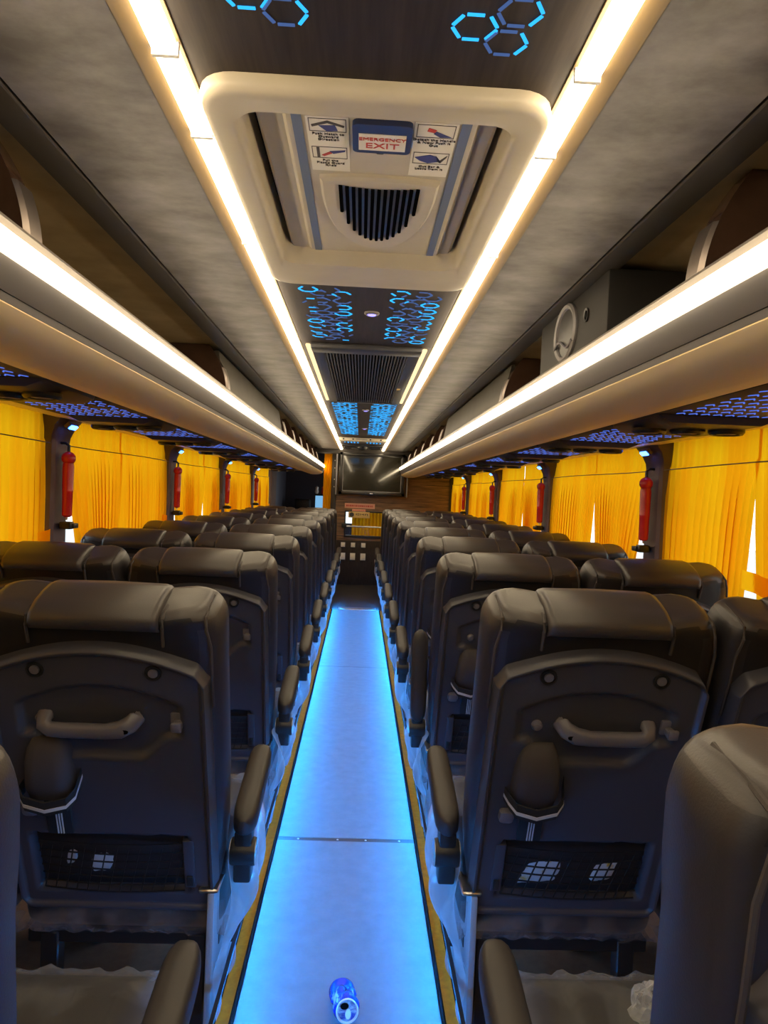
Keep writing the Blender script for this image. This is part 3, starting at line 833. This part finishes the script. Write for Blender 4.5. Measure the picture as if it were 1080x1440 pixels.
def net_bm(m):
    b = bmesh.new()
    u0, u1, v0, v1 = -0.152, 0.152, 0.018, 0.150
    def bar(p, q, wd):
        p, q = Vector(p), Vector(q)
        d = (q - p)
        nr = Vector((-d.y, d.x)).normalized() * wd
        def W(c):
            k = (c.x - u0) / (u1 - u0)
            return -0.014 - 0.010 * math.sin(PI * max(0, min(1, k)))
        pts = []
        for k in range(5):
            c = p + d * k / 4
            pts.append((c, W(c)))
        sheet(b, [[T(c.x + nr.x + m * 0.008, c.y + nr.y, w), T(c.x - nr.x + m * 0.008, c.y - nr.y, w), T(c.x - nr.x + m * 0.008, c.y - nr.y, w + 0.002), T(c.x + nr.x + m * 0.008, c.y + nr.y, w + 0.002)] for c, w in pts], 0, True, True)
    for k in range(7):
        v = v0 + (v1 - v0) * k / 6
        bar((u0, v), (u1, v - 0.004), 0.0016 if k < 6 else 0.006)
    for k in range(-1, 14):
        ua = u0 + (u1 - u0) * k / 13
        ub = ua + 0.03
        p, q = (max(u0, ua), v0), (min(u1, ub), v1)
        if ua < u0:
            p = (u0, v0 + (v1 - v0) * (u0 - ua) / 0.03)
        if ub > u1:
            q = (u1, v0 + (v1 - v0) * (u1 - ua) / 0.03)
        if q[1] - p[1] > 0.01:
            bar(p, q, 0.0014)
    return b
def handle_bm(m):
    b = bmesh.new()
    # grab handle: one deep end carrying an eye, straight grip, short far end; m=+1 puts the eye at the -u end
    pts = [(-0.066, 0.482, 0.004), (-0.070, 0.480, -0.012), (-0.062, 0.474, -0.024), (-0.042, 0.464, -0.029), (-0.012, 0.459, -0.029), (0.07, 0.459, -0.029), (0.096, 0.460, -0.028), (0.108, 0.466, -0.022), (0.110, 0.475, -0.010), (0.110, 0.482, 0.004)]
    rows = []
    P = [Vector(p) for p in pts]
    for i, p in enumerate(P):
        d = (P[min(i + 1, len(P) - 1)] - P[max(0, i - 1)]).normalized()
        a = d.cross(Vector((0, 0, 1)))
        if a.length < 0.2:
            a = Vector((0, 1, 0)).cross(d).cross(d)
        a.normalize()
        c = d.cross(a)
        hx, hy = (0.015, 0.011) if i > 3 else (0.017, 0.013)
        r = []
        for k in range(12):
            an = 2 * PI * k / 12
            o = a * hx * math.copysign(abs(math.cos(an)) ** 0.6, math.cos(an)) + c * hy * math.copysign(abs(math.sin(an)) ** 0.6, math.sin(an))
            q = p + o
            r.append(T(m * q.x, q.y, q.z))
        rows.append(r)
    sheet(b, rows, 0, True, True)
    return b
def eye_bm(m):
    b = bmesh.new()
    mx = Matrix.Translation(T(-m * 0.052, 0.466, -0.0385)) @ N_.to_track_quat('Z', 'Y').to_matrix().to_4x4() @ Matrix.Diagonal((1.4, 0.8, 1, 1))
    lathe(b, [(0.0, 0.004), (0.0065, 0.004), (0.0065, -0.001), (0.0, -0.001)], mx, 12)
    return b
def disc_at(b, u, v, w, prof, seg=18, mi=0):
    mx = Matrix.Translation(T(u, v, w)) @ (-N_).to_track_quat('Z', 'Y').to_matrix().to_4x4()
    lathe(b, prof, mx, seg, mi)
def slab(b, u0, u1, v0, v1, w0, w1, bev=0.004, mi=0):
    t = bmesh.new()
    box(t, u0, u1, v0, v1, w0, w1, bev)
    t.verts.index_update()
    for v in t.verts:
        v.co = T(v.co.x, v.co.y, v.co.z)
    join(b, t, mi)
def mk(name, mats, fn, ang=38):
    b = bmesh.new()
    r = fn(b)
    return fin(r if isinstance(r, bmesh.types.BMesh) else b, name, mats, ang)
SM = {}
SM['backrest'] = mk('backrest', ['leather', 'blackrear', 'padleather'], lambda b: backrest_bm(), 60)
SM['pad'] = mk('headrest_pad', 'padleather', lambda b: pad_bm(), 60)
for m in (1, -1):
    SM['pseam', m] = mk('seam_piping', 'fabric', lambda b: pad_seam(b, m))
    SM['sseam', m] = mk('seam_piping', 'fabric', lambda b: side_seam(b, m))
    SM['panel', m] = mk('back_panel', ['shell', 'black'], lambda b: panel_bm(m), 80)
    SM['net', m] = mk('pocket_net', 'black', lambda b: net_bm(m))
    SM['handle', m] = mk('grab_handle', 'greyplast', lambda b: handle_bm(m), 50)
    SM['eye', m] = mk('handle_eye', 'slot', lambda b: eye_bm(m))
    SM['slot', m] = mk('side_slot', 'shell', lambda b: slab(b, -m * 0.158 - 0.012, -m * 0.158 + 0.012, 0.03, 0.165, -0.020, 0.014, 0.003))
    SM['latch', m] = mk('slot_latch', 'black', lambda b: slab(b, -m * 0.158 - 0.007, -m * 0.158 + 0.007, 0.038, 0.066, -0.024, -0.018, 0.002))
SM['button'] = mk('button', ['black', 'greyplast'], lambda b: (disc_at(b, 0, 0.593, -0.0185, [(0.0175, 0.0), (0.0165, 0.003), (0.0125, 0.003), (0.0115, -0.002), (0.0, -0.002)], 20), disc_at(b, 0, 0.593, -0.0185, [(0.010, -0.002), (0.009, 0.004), (0.0, 0.005)], 16, 1)))
SM['knob'] = mk('knob', 'greyplast', lambda b: disc_at(b, -0.118, 0.472, -0.003, [(0.011, 0.0), (0.0115, 0.008), (0.008, 0.013), (0.0, 0.0145)], 16))
def hook(b):
    slab(b, 0.136, 0.170, 0.458, 0.492, -0.010, 0.0, 0.003)
    slab(b, 0.144, 0.162, 0.462, 0.478, -0.030, -0.006, 0.004)
    slab(b, 0.142, 0.164, 0.464, 0.486, -0.036, -0.027, 0.004)
SM['hook'] = mk('coat_hook', 'greyplast', hook)
def cup(b):
    rows = []
    for v, hw, d in ((0.290, 0.040, 0.012), (0.296, 0.046, 0.036), (0.33, 0.050, 0.044), (0.375, 0.047, 0.040), (0.41, 0.040, 0.028), (0.432, 0.028, 0.012)):
        rows.append([T(-0.108 + hw * c, v, -0.012 - d * k) for c, k in ((-1.0, -0.2), (-0.97, 0.5), (-0.8, 0.9), (-0.4, 1.0), (0.4, 1.0), (0.8, 0.9), (0.97, 0.5), (1.0, -0.2))])
    sheet(b, rows, 0, True, True)
SM['cup'] = mk('cup_holder', 'fabric', cup, 60)
def band_path(off, du=0.0):
    return [(-0.168 - du, 0.335 - 0.03, -0.018), (-0.164 - du, 0.312, -0.050 - off), (-0.150, 0.300, -0.064 - off), (-0.108, 0.290, -0.068 - off), (-0.066, 0.300, -0.064 - off), (-0.052 + du, 0.312, -0.050 - off), (-0.048 + du, 0.34, -0.018)]
def strap(b):
    P = band_path(0)
    sheet(b, [[T(u, v + 0.017, w), T(u, v - 0.017, w), T(u, v - 0.017, w + 0.004), T(u, v + 0.017, w + 0.004)] for u, v, w in P], 0, True, True)
    slab(b, -0.130, -0.078, 0.185, 0.288, -0.026, -0.018, 0.002)
SM['strap'] = mk('belt_strap', 'blackcloth', strap)
def stripe(b):
    P = band_path(0.002, 0.001)
    sheet(b, [[T(u, v + 0.001, w), T(u, v - 0.007, w), T(u, v - 0.007, w + 0.001), T(u, v + 0.001, w + 0.001)] for u, v, w in P], 0, True, True)
    for k in (-1, 0, 1):
        slab(b, -0.1035 + k * 0.0055, -0.1010 + k * 0.0055, 0.187, 0.272, -0.0275, -0.0255, 0.0)
SM['stripe'] = mk('woven_stripe', 'whitestripe', stripe)
SM['lever'] = mk('recline_lever', 'greyplast', lambda b: slab(b, -0.176, -0.142, 0.236, 0.268, -0.036, -0.012, 0.010))
SM['cushion'] = mk('cushion', 'leather', lambda b: box(b, -0.225, 0.225, BY + 0.005, BY + 0.43, 0.24, 0.455, 0.045, 4), 60)
def wrap(b):
    rnd = random.Random(5)
    hx, y0, y1, z0, z1 = 0.230, BY - 0.003, BY + 0.436, 0.233, 0.462
    rows = []
    NX = 40
    prof = [(y0 + 0.10, z0), (y0 + 0.05, z0 - 0.002), (y0 + 0.012, z0 + 0.012), (y0, z0 + 0.05), (y0 - 0.001, z0 + 0.10)]
    prof2 = [(y1 - 0.30, z1), (y1 - 0.20, z1 + 0.003), (y1 - 0.10, z1 + 0.002), (y1 - 0.045, z1 - 0.002), (y1 - 0.012, z1 - 0.016), (y1, z1 - 0.05), (y1 + 0.001, z1 - 0.12)]
    for pr in (prof, prof2):
        ro = []
        for i, (y, z) in enumerate(pr):
            ro.append([(-hx + 2 * hx * k / NX, y - (0.004 * math.sin(k * 1.7 + i * 0.9) + rnd.uniform(0, 0.006)) * (1 if pr is prof else -1), z + (0.003 * math.sin(k * 1.1 + i) + rnd.uniform(-0.002, 0.002)) * (1 if pr is prof2 else -1)) for k in range(NX + 1)])
        sheet(b, ro)
SM['wrap'] = mk('plastic_wrap', 'wrap', wrap, 60)
SM['leg'] = mk('leg', 'black', lambda b: box(b, -0.02, 0.02, -0.02, 0.02, 0.0, 0.232, 0.003, 1))
SM['rail'] = mk('cross_rail', 'black', lambda b: box(b, -0.215, 0.215, -0.017, 0.017, 0.205, 0.238, 0.004, 1))
SM['post'] = mk('brace', 'black', lambda b: box(b, -0.010, 0.010, -0.010, 0.010, 0.0, 0.21, 0.002, 1))
def arm(b):
    rows = []
    for k in range(19):
        t = (1 - math.cos(PI * k / 18)) / 2
        y = 0.005 + 0.315 * t
        z = 0.493 + 0.062 * t
        e = max(0.25, math.sqrt(max(0.0, 1 - abs(2 * t - 1) ** 9)))
        hw, hh = 0.029 * e, 0.030 * (0.35 + 0.65 * e)
        rows.append([(hw * math.copysign(abs(math.cos(a)) ** 0.6, math.cos(a)), BY + y, z + hh * math.copysign(abs(math.sin(a)) ** 0.6, math.sin(a))) for a in [2 * PI * q / 16 for q in range(16)]])
    sheet(b, rows, 0, True, True)
SM['arm'] = mk('armrest', 'armpad', arm, 60)
def armup(b):
    b2 = bmesh.new()
    arm(b2)
    mx = Matrix.Translation((0, BY + 0.05, 0.47)) @ Matrix.Rotation(math.radians(75), 4, 'X') @ Matrix.Translation((0, -BY - 0.03, -0.47))
    join(b, b2, 0, mx)
SM['armup'] = mk('armrest', 'armpad', armup, 60)
RY = Matrix.Rotation(PI / 2, 4, 'Y')
SM['hinge'] = mk('hinge', ['black', 'steel'], lambda b: (lathe(b, [(0.0, -0.028), (0.030, -0.028), (0.032, -0.022), (0.032, 0.022), (0.030, 0.028), (0.0, 0.028)], Matrix.Translation((0, BY + 0.035, 0.425)) @ RY, 18), box(b, -0.020, 0.020, BY + 0.012, BY + 0.058, 0.36, 0.48, 0.006),
      lathe(b, [(0.026, -0.031), (0.030, -0.029), (0.030, -0.026), (0.026, -0.026)], Matrix.Translation((0, BY + 0.035, 0.425)) @ RY, 18, 1), lathe(b, [(0.026, 0.031), (0.030, 0.029), (0.030, 0.026), (0.026, 0.026)], Matrix.Translation((0, BY + 0.035, 0.425)) @ RY, 18, 1)))
SM['side'] = mk('side_panel', ['sidegrey', 'steel'], lambda b: (box(b, -0.008, 0.008, BY - 0.04, BY + 0.34, 0.05, 0.365, 0.004), box(b, -0.028, 0.016, BY - 0.04, BY + 0.34, 0.365, 0.374, 0.003, 1, 1)))

# ------------------------------------------------------------------ plastic sheets hanging at the seat sides
def film_mesh(seed):
    rnd = random.Random(seed)
    b = bmesh.new()
    NY, NZ = 22, 18
    ph = [rnd.uniform(0, 6.28) for _ in range(5)]
    rows = []
    for j in range(NZ + 1):
        q = j / NZ
        row = []
        for i in range(NY + 1):
            p = i / NY
            zb = 0.055 + 0.04 * math.sin(p * 5 + ph[0]) ** 2 + 0.10 * sst(0.75, 1.0, p)
            z = 0.43 - 0.05 * (p - 0.4) ** 2 - q * (0.43 - zb)
            y = BY - 0.03 + 0.37 * p + 0.012 * math.sin(q * 7 + ph[1])
            bul = (0.050 * math.sin(PI * min(1, q * 1.5)) * (0.6 + 0.4 * math.sin(p * 7 + ph[2])) - 0.012 * sst(0.55, 0.75, q))
            wr = 0.008 * math.sin(p * 13 + q * 5 + ph[3]) + 0.003 * math.sin(p * 24 - q * 9 + ph[4])
            row.append((bul + wr, y, z))
        rows.append(row)
    sheet(b, rows)
    # loose twisted bunch at the top
    rows = []
    c0 = rnd.uniform(0.24, 0.33)
    for j in range(8):
        q = j / 7
        row = []
        for i in range(10):
            a = 2 * PI * i / 10
            rr = (0.012 + 0.034 * math.sin(PI * q) ** 0.7) * (1 + 0.25 * math.sin(a * 3 + q * 5 + ph[2]))
            row.append((0.018 + rr * 0.6 * math.cos(a), BY + c0 + rr * 1.3 * math.sin(a), 0.45 - 0.25 * q))
        rows.append(row)
    sheet(b, rows, 0, True)
    return fin(b, 'plastic_sheet', 'film', 75)
FM = [film_mesh(k) for k in range(4)]

def seat(x, y, label, side, aisle, up=False):
    t = thing('coach_seat', label, 'seat', (x, y, 0), 'coach seats in rows of two')
    m = 1 if side > 0 else -1
    ai = -m
    P = lambda n, me, par=t, loc=(0, 0, 0): put(n, SM[me], par, loc)
    br = P('backrest', 'backrest')
    for q in (1, -1):
        P('seam_piping', ('pseam', q), br)
        P('seam_piping', ('sseam', q), br)
    P('headrest_pad', 'pad')
    bp = P('back_panel', ('panel', m))
    h = P('grab_handle', ('handle', m), bp, (0, 0, 0))
    P('button', 'button', bp, (-0.112, 0, 0))
    P('button', 'button', bp, (0.112, 0, 0))
    P('knob', 'knob', bp)
    P('coat_hook', 'hook', bp)
    P('handle_eye', ('eye', m), bp)
    P('side_slot', ('slot', m), bp)
    P('slot_latch', ('latch', m), bp)
    P('pocket_net', ('net', m), bp)
    c = P('cup_holder', 'cup')
    P('belt_strap', 'strap', c)
    P('woven_stripe', 'stripe', c)
    P('recline_lever', 'lever', bp)
    cu = P('cushion', 'cushion')
    w = P('plastic_wrap', 'wrap', cu)
    w['label'] = 'clear crinkled plastic wrap'
    for lx in (-0.165, 0.165):
        for ly in (BY + 0.04, BY + 0.36):
            P('leg', 'leg', t, (lx, ly, 0))
    for ly in (BY + 0.04, BY + 0.36):
        P('cross_rail', 'rail', t, (0, ly, 0))
    P('brace', 'post', t, (ai * 0.12, BY + 0.22, 0))
    if y == ROW[0]:                       # the nearest row is set upright
        Rm = Matrix.Rotation(math.radians(-12), 3, 'X')
        P0 = Vector((0, BY, BZ))
        for o in [br, bp, c] + [q for q in t.children if q.name.startswith('headrest_pad')]:
            o.rotation_euler = (math.radians(-12), 0, 0)
            o.location = P0 - Rm @ P0 + Vector((0, -0.215, 0))
    if aisle:
        a = P('armrest', 'armup' if up else 'arm', t, (ai * 0.262, 0, 0))
        P('hinge', 'hinge', a)
        P('side_panel', 'side', t, (ai * 0.205, 0, 0))
        o = put('plastic_sheet', FM[int(y * 7) % 4], t, (ai * 0.233, 0, 0))
        o.scale = (ai, 1, 1)
        o['label'] = 'clear plastic sheet over the seat side'
    if side < 0:
        t.scale = (1, 1, 0.98)
    return t
for i, y in enumerate(ROW):
    for s in (-1, 1):
        seat(s * 0.495, y, 'dark aisle seat%s, %s row from the camera on the %s' % (' with raised armrest' if (s > 0 and i == 2) else '', ORD[i], SIDE[s]), s, True, s > 0 and i == 2)
        seat(s * 0.975, y, 'dark leather coach seat next to the window, %s row from the camera on the %s' % (ORD[i], SIDE[s]), s, False)

# blue light strips at the foot of the seats
for s in (-1, 1):
    t = thing('aisle_light_strip', 'thin blue light strip along the foot of the %s seats beside the aisle' % SIDE[s], 'light', (0, 0, 0), 'blue strips along the aisle')
    build('housing', 'black', lambda b: prism(b, [(s * x, z) for x, z in ((0.255, 0.156), (0.264, 0.156), (0.264, 0.139), (0.2571, 0.139), (0.2571, 0.140), (0.2592, 0.1412), (0.2592, 0.1532), (0.255, 0.1545))], Y0, 7.9), t)
    build('diode_tape', 'ledblue', lambda b: prism(b, [(s * x, z) for x, z in ((0.2572, 0.1529), (0.2581, 0.152), (0.2586, 0.1529))], Y0, 7.9), t)
    for y in ROW[:9]:
        build('bracket', 'black', lambda b: box(b, s * 0.264, s * 0.285, y + BY + 0.13, y + BY + 0.15, 0.143, 0.153), t)
# ------------------------------------------------------------------ small loose things
def crumple(seed, rx, ry, rz, mats, name, ang=20):
    rnd = random.Random(seed)
    b = bmesh.new()
    bmesh.ops.create_icosphere(b, subdivisions=3, radius=1)
    for v in b.verts:
        k = 1 + rnd.uniform(-0.22, 0.25)
        v.co = Vector((v.co.x * rx * k, v.co.y * ry * k, v.co.z * rz * k))
    return fin(b, name, mats, ang)
def in_pocket(name, mats, u, v, hw, hh, seed, label, cat, x, y, group):
    rnd = random.Random(seed)
    b = bmesh.new()
    NU, NV = 10, 8
    for sgn in (1, -1):
        rows = []
        for j in range(NV + 1):
            row = []
            for i in range(NU + 1):
                p, q = i / NU * 2 - 1, j / NV * 2 - 1
                w = 0.004 - sgn * 0.008 * (1 - p ** 4) * (1 - q ** 4) + (rnd.uniform(-0.0015, 0.0015) if abs(p) < 1 and abs(q) < 1 else 0)
                row.append(T(u + p * hw + 0.2 * q * hw, v + q * hh + 0.15 * p * hh, w) - Vector((0, BY, BZ)))
            rows.append(row)
        sheet(b, rows)
    bmesh.ops.remove_doubles(b, verts=b.verts, dist=0.0004)
    o = put(name, fin(b, name, mats, 30), None, (x, y + BY, BZ))
    return tag(o, label, cat, group)
in_pocket('snack_packet', 'packet', -0.055, 0.070, 0.046, 0.036, 1, 'white and yellow packet in the net pocket of the second right aisle seat, aisle end', 'packet', 0.495, ROW[1], 'packets in the net pocket')
in_pocket('snack_packet', 'packet', 0.085, 0.074, 0.028, 0.030, 2, 'small torn white packet in the net pocket of the second right aisle seat, window end', 'packet', 0.495, ROW[1], 'packets in the net pocket')
in_pocket('paper_wad', 'tissue', -0.035, 0.075, 0.034, 0.040, 3, 'rounded white paper wad in the net pocket of the second left aisle seat', 'paper', -0.495, ROW[1], 'paper in the left net pocket')
in_pocket('paper_wad', 'tissue', -0.100, 0.085, 0.016, 0.026, 4, 'narrow white paper scrap beside the wad in the left net pocket', 'paper', -0.495, ROW[1], 'paper in the left net pocket')
c = put('plastic_lump', crumple(9, 0.026, 0.022, 0.032, 'film', 'plastic_lump'), None, (0.468, 1.04, 0.492))
tag(c, 'crumpled lump of clear plastic on the nearest right seat cushion', 'plastic')

# crushed drinks can
K = thing('drinks_can', 'crushed blue and silver drinks can lying on the pale aisle floor', 'can', (0.012, 1.655, 0.010), None, (0, 0, 0))
kmx = Matrix.Translation((0, 0, 0.032)) @ Matrix.Rotation(math.radians(8), 4, 'Z') @ Matrix.Rotation(math.radians(90 - 14), 4, 'X')
def can_body(b):
    rnd = random.Random(4)
    rows = []
    for j in range(15):
        h = -0.060 + 0.112 * j / 14
        r = 0.032 * (1 - 0.22 * sst(0.038, 0.052, h) - 0.18 * sst(-0.050, -0.060, h))
        row = []
        for k in range(28):
            a = 2 * PI * k / 28
            dent = 1 - (0.24 * max(0, math.sin(a * 2 + h * 45)) + 0.16 * max(0, math.sin(a * 5 - h * 110 + 1))) * sst(0.045, 0.02, abs(h + 0.005))
            row.append(kmx @ Vector((r * dent * math.cos(a), r * dent * math.sin(a) * 0.93, h)))
        rows.append(row)
    sheet(b, rows, 0, True, True)
build('body', 'can', can_body, K, ang=30)
build('lid', 'canlid', lambda b: lathe(b, [(0.0255, 0.050), (0.0262, 0.056), (0.0245, 0.057), (0.022, 0.052), (0.0, 0.052)], kmx, 26), K)
build('mouth', 'slot', lambda b: lathe(b, [(0.0, 0.0525), (0.009, 0.0525), (0.009, 0.0532), (0.0, 0.0532)], kmx @ Matrix.Translation((-0.006, 0.010, 0)) @ Matrix.Diagonal((1.1, 0.8, 1, 1)), 14), K)
build('pull_tab', 'white', lambda b: lathe(b, [(0.004, 0.0535), (0.0085, 0.0535), (0.0085, 0.0555), (0.004, 0.0555)], kmx @ Matrix.Translation((0.002, -0.006, 0)) @ Matrix.Diagonal((0.8, 1.25, 1, 1)), 16), K)

# ------------------------------------------------------------------ front partition
wf = struct(put('wall_front', None))
Y = YP
def part_wall(b):
    # opening for the inner window: x -0.185..0.370, z 0.655..0.985
    box(b, -0.325, -0.185, Y, Y + 0.05, 0.0, 1.90)
    box(b, 0.370, 1.24, Y, Y + 0.05, 0.0, 1.90)
    box(b, -0.185, 0.370, Y, Y + 0.05, 0.985, 1.90)
    box(b, -0.185, 0.370, Y, Y + 0.05, 0.0, 0.655)
build('wood_board', 'wallwood', part_wall, wf)
build('end_post', 'band', lambda b: box(b, -0.385, -0.325, Y - 0.03, Y + 0.06, 0.0, 1.90, 0.006), wf)
for z in (1.30, 1.40, 1.55, 1.65, 1.75):
    build('post_stud', 'steel', lambda b: box(b, -0.360, -0.350, Y - 0.036, Y - 0.03, z, z + 0.012), wf)
build('lower_board', 'darkwood', lambda b: box(b, -0.32, 0.50, Y - 0.012, Y, 0.0, 0.60, 0.004), wf)
build('side_stile', 'band', lambda b: box(b, 1.19, 1.24, Y - 0.02, Y, 0.0, 1.50), wf)
build('ledge', 'band', lambda b: box(b, 0.38, 1.19, Y - 0.05, Y, 0.93, 0.965, 0.006), wf)
w = struct(put('window_13', None))
build('window_frame', 'black', lambda b: [box(b, *q, Y - 0.02, Y + 0.04, *zz, 0.004) for q, zz in (((-0.20, -0.182), (0.64, 1.0)), ((0.345, 0.385), (0.64, 1.0)), ((-0.20, 0.385), (0.978, 1.0)), ((-0.20, 0.385), (0.64, 0.668)))], w)
build('pane', 'glass', lambda b: box(b, -0.185, 0.37, Y + 0.018, Y + 0.022, 0.655, 0.985), w)
rb = thing('guard_rail', 'thin steel guard rail across the small yellow partition window', 'rail', (0, Y - 0.055, 0.79))
build('bar', 'steel', lambda b: tube(b, [(-0.22, 0, 0), (0.38, 0, 0)], 0.010, 8), rb)
build('bracket', 'black', lambda b: box(b, -0.235, -0.165, -0.01, 0.055, -0.02, 0.035, 0.004), rb)
build('bracket', 'black', lambda b: box(b, 0.365, 0.39, -0.01, 0.055, -0.02, 0.02, 0.004), rb)
rows = [[(-0.10 + 0.5 * k / 60, Y + 0.13 + 0.012 * math.sin(k * 1.1), z) for k in range(61)] for z in (1.05, 0.85, 0.6, 0.01)]
tag(build('window_curtain', 'curtain', lambda b: sheet(b, rows), ang=180), 'yellow curtain behind the small window of the front partition', 'curtain')
rows = [[(-0.50 + 0.105 * k / 24, Y + 0.02 + 0.012 * math.sin(k * 1.0), z) for k in range(25)] for z in (1.76, 1.4, 1.0, 0.75, 0.01)]
tag(build('cabin_curtain', 'curtain', lambda b: sheet(b, rows), ang=180), 'narrow yellow curtain drawn to the post left of the television', 'curtain')
g = thing('gold_sign', 'gold sign board with a round emblem on the partition window', 'sign', (-0.005, Y - 0.03, 0.94))
build('board', 'gold', lambda b: box(b, -0.145, 0.140, -0.006, 0.008, -0.035, 0.045, 0.004), g)
build('emblem', 'inkdark', lambda b: (lathe(b, [(0.016, 0), (0.030, 0), (0.030, 0.003), (0.016, 0.003)], Matrix.Translation((-0.10, -0.006, 0.006)) @ Matrix.Rotation(PI / 2, 4, 'X'), 18), box(b, -0.108, -0.092, -0.009, -0.006, 0.002, 0.01)), g)
build('lettering', 'inkdark', lambda b: [box(b, x, x + wd, -0.009, -0.006, z0, z1) for x, wd, z0, z1 in ((-0.045, 0.012, 0.0, 0.024), (-0.027, 0.03, 0.016, 0.024), (-0.027, 0.03, 0.0, 0.008), (0.012, 0.010, 0.0, 0.024), (0.03, 0.03, 0.010, 0.018), (0.052, 0.010, 0.0, 0.024), (0.075, 0.012, 0.0, 0.024), (0.09, 0.02, 0.016, 0.024), (0.105, 0.01, -0.006, 0.02))], g)
for nm, lb, x0, x1, z0, z1 in (('notice_strip', 'long pink notice strip on the partition under the television', -0.203, 0.200, 1.030, 1.098), ('notice_strip', 'short pink notice strip just above the partition window', -0.100, 0.080, 0.990, 1.020)):
    q = thing(nm, lb, 'sign', ((x0 + x1) / 2, Y - 0.02 if z0 < 1 else Y, (z0 + z1) / 2))
    hw, hh = (x1 - x0) / 2, (z1 - z0) / 2
    build('board', 'pink', lambda b: box(b, -hw, hw, -0.006, 0.0, -hh, hh, 0.002), q)
    rr = random.Random(int(z0 * 100))
    def lt(b):
        x = -hw * 0.9
        while x < hw * 0.85:
            wd = rr.uniform(0.008, 0.02)
            box(b, x, x + wd, -0.0075, -0.006, -hh * 0.35, hh * 0.35)
            x += wd + 0.007
    build('lettering', 'inkred', lt, q)
for r_, z in ((0, 0.54), (1, 0.385)):
    for k, x in enumerate((-0.205, -0.071, 0.067)):
        q = thing('switch_plate', '%s %s %s' % (('small square white switch', 'tall white socket')[r_], ('at the left end of the', 'in the middle of the', 'at the right end of the')[k], ('upper row on the partition foot', 'lower row on the partition foot')[r_]), 'switch', (x, Y - 0.012, z), 'white switches on the partition')
        h_, w_ = ((0.030, 0.028), (0.045, 0.034))[r_]
        build('backing', 'black', lambda b: box(b, -w_ - 0.006, w_ + 0.006, -0.006, 0.0, -h_ - 0.012, h_ + 0.006, 0.002), q)
        build('plate', 'white', lambda b: box(b, -w_, w_, -0.012, -0.006, -h_, h_, 0.003), q)
        build('rocker', 'paper', lambda b: box(b, -w_ * 0.5, w_ * 0.5, -0.015, -0.012, -h_ * 0.5, h_ * 0.5, 0.002), q)

# television
tv = thing('television', 'black framed television hanging on the wooden front partition', 'television', (0.142, 9.32, 1.485))
def tvf(b):
    for q in ((-0.435, -0.385, -0.275, 0.285), (0.385, 0.435, -0.275, 0.285), (-0.435, 0.435, 0.235, 0.285), (-0.435, 0.435, -0.275, -0.225)):
        box(b, q[0], q[1], -0.02, 0.05, q[2], q[3], 0.008)
build('frame', 'tvframe', tvf, tv)
build('screen', 'screen', lambda b: box(b, -0.39, 0.39, 0.0, 0.03, -0.23, 0.24), tv)
build('inner_edge', 'alugroove', lambda b: (box(b, -0.39, 0.39, -0.012, 0.0, -0.228, -0.218), box(b, 0.378, 0.388, -0.012, 0.0, -0.22, 0.23), box(b, -0.388, -0.378, -0.012, 0.0, -0.22, 0.23)), tv)
build('badge', 'white', lambda b: box(b, -0.02, 0.02, -0.022, -0.019, -0.255, -0.245), tv)
build('wall_bracket', 'black', lambda b: box(b, -0.2, 0.2, 0.045, 0.18, -0.15, 0.15, 0.01), tv)
build('side_rail', 'alugroove', lambda b: (box(b, -0.475, -0.455, -0.01, 0.14, -0.28, 0.30, 0.004), box(b, 0.455, 0.475, -0.01, 0.14, -0.28, 0.30, 0.004)), tv)

# ------------------------------------------------------------------ driver's cabin beyond, rear wall
wc = struct(put('wall_cabin', None))
build('front_lining', 'cabin', lambda b: (box(b, -1.34, -0.30, 11.8, 11.9, 0.0, 1.95), box(b, -0.30, 1.34, 11.8, 11.9, 0.0, 0.72), box(b, -0.30, 1.34, 11.8, 11.9, 1.62, 1.95)), wc)
w = struct(put('window_14', None))
build('pane', 'glass', lambda b: box(b, -0.30, 1.34, 11.84, 11.85, 0.72, 1.62), w)
d = thing('dashboard', 'dark dashboard in the cabin beyond the left opening', 'dashboard', (-0.75, 11.3, 0))
build('body', 'cabin', lambda b: box(b, -0.45, 0.40, 0.0, 0.45, 0.0, 0.95, 0.04), d)
build('cowl', 'black', lambda b: box(b, -0.30, -0.05, 0.05, 0.35, 0.94, 1.10, 0.03), d)
sc = thing('window_glow_panel', 'small glowing pale blue panel standing in for a window of the dark cabin', 'screen', (-0.645, 11.40, 0.953))  # glowing panel added in place of a bright window to outside
build('surround', 'black', lambda b: box(b, -0.085, 0.085, 0.0, 0.03, 0.0, 0.24, 0.006), sc)
build('glow_face', 'windowglow', lambda b: box(b, -0.072, 0.072, -0.004, 0.001, 0.02, 0.21), sc)
for x, m_, lb in ((-0.70, 'white', 'small white ornament on top of the glowing cabin window panel'), (-0.60, 'red', 'small red ornament on top of the glowing cabin window panel')):
    q = build('dashboard_ornament', m_, lambda b: lathe(b, [(0.02, 0.0), (0.032, 0.03), (0.022, 0.07), (0.026, 0.10), (0.0, 0.125)], Matrix.Identity(4), 12), None, (x, 11.415, 1.195))
    tag(q, lb, 'ornament')
struct(build('wall_back', 'band', lambda b: box(b, -1.34, 1.34, Y0 - 0.06, Y0, -0.06, 1.97)))
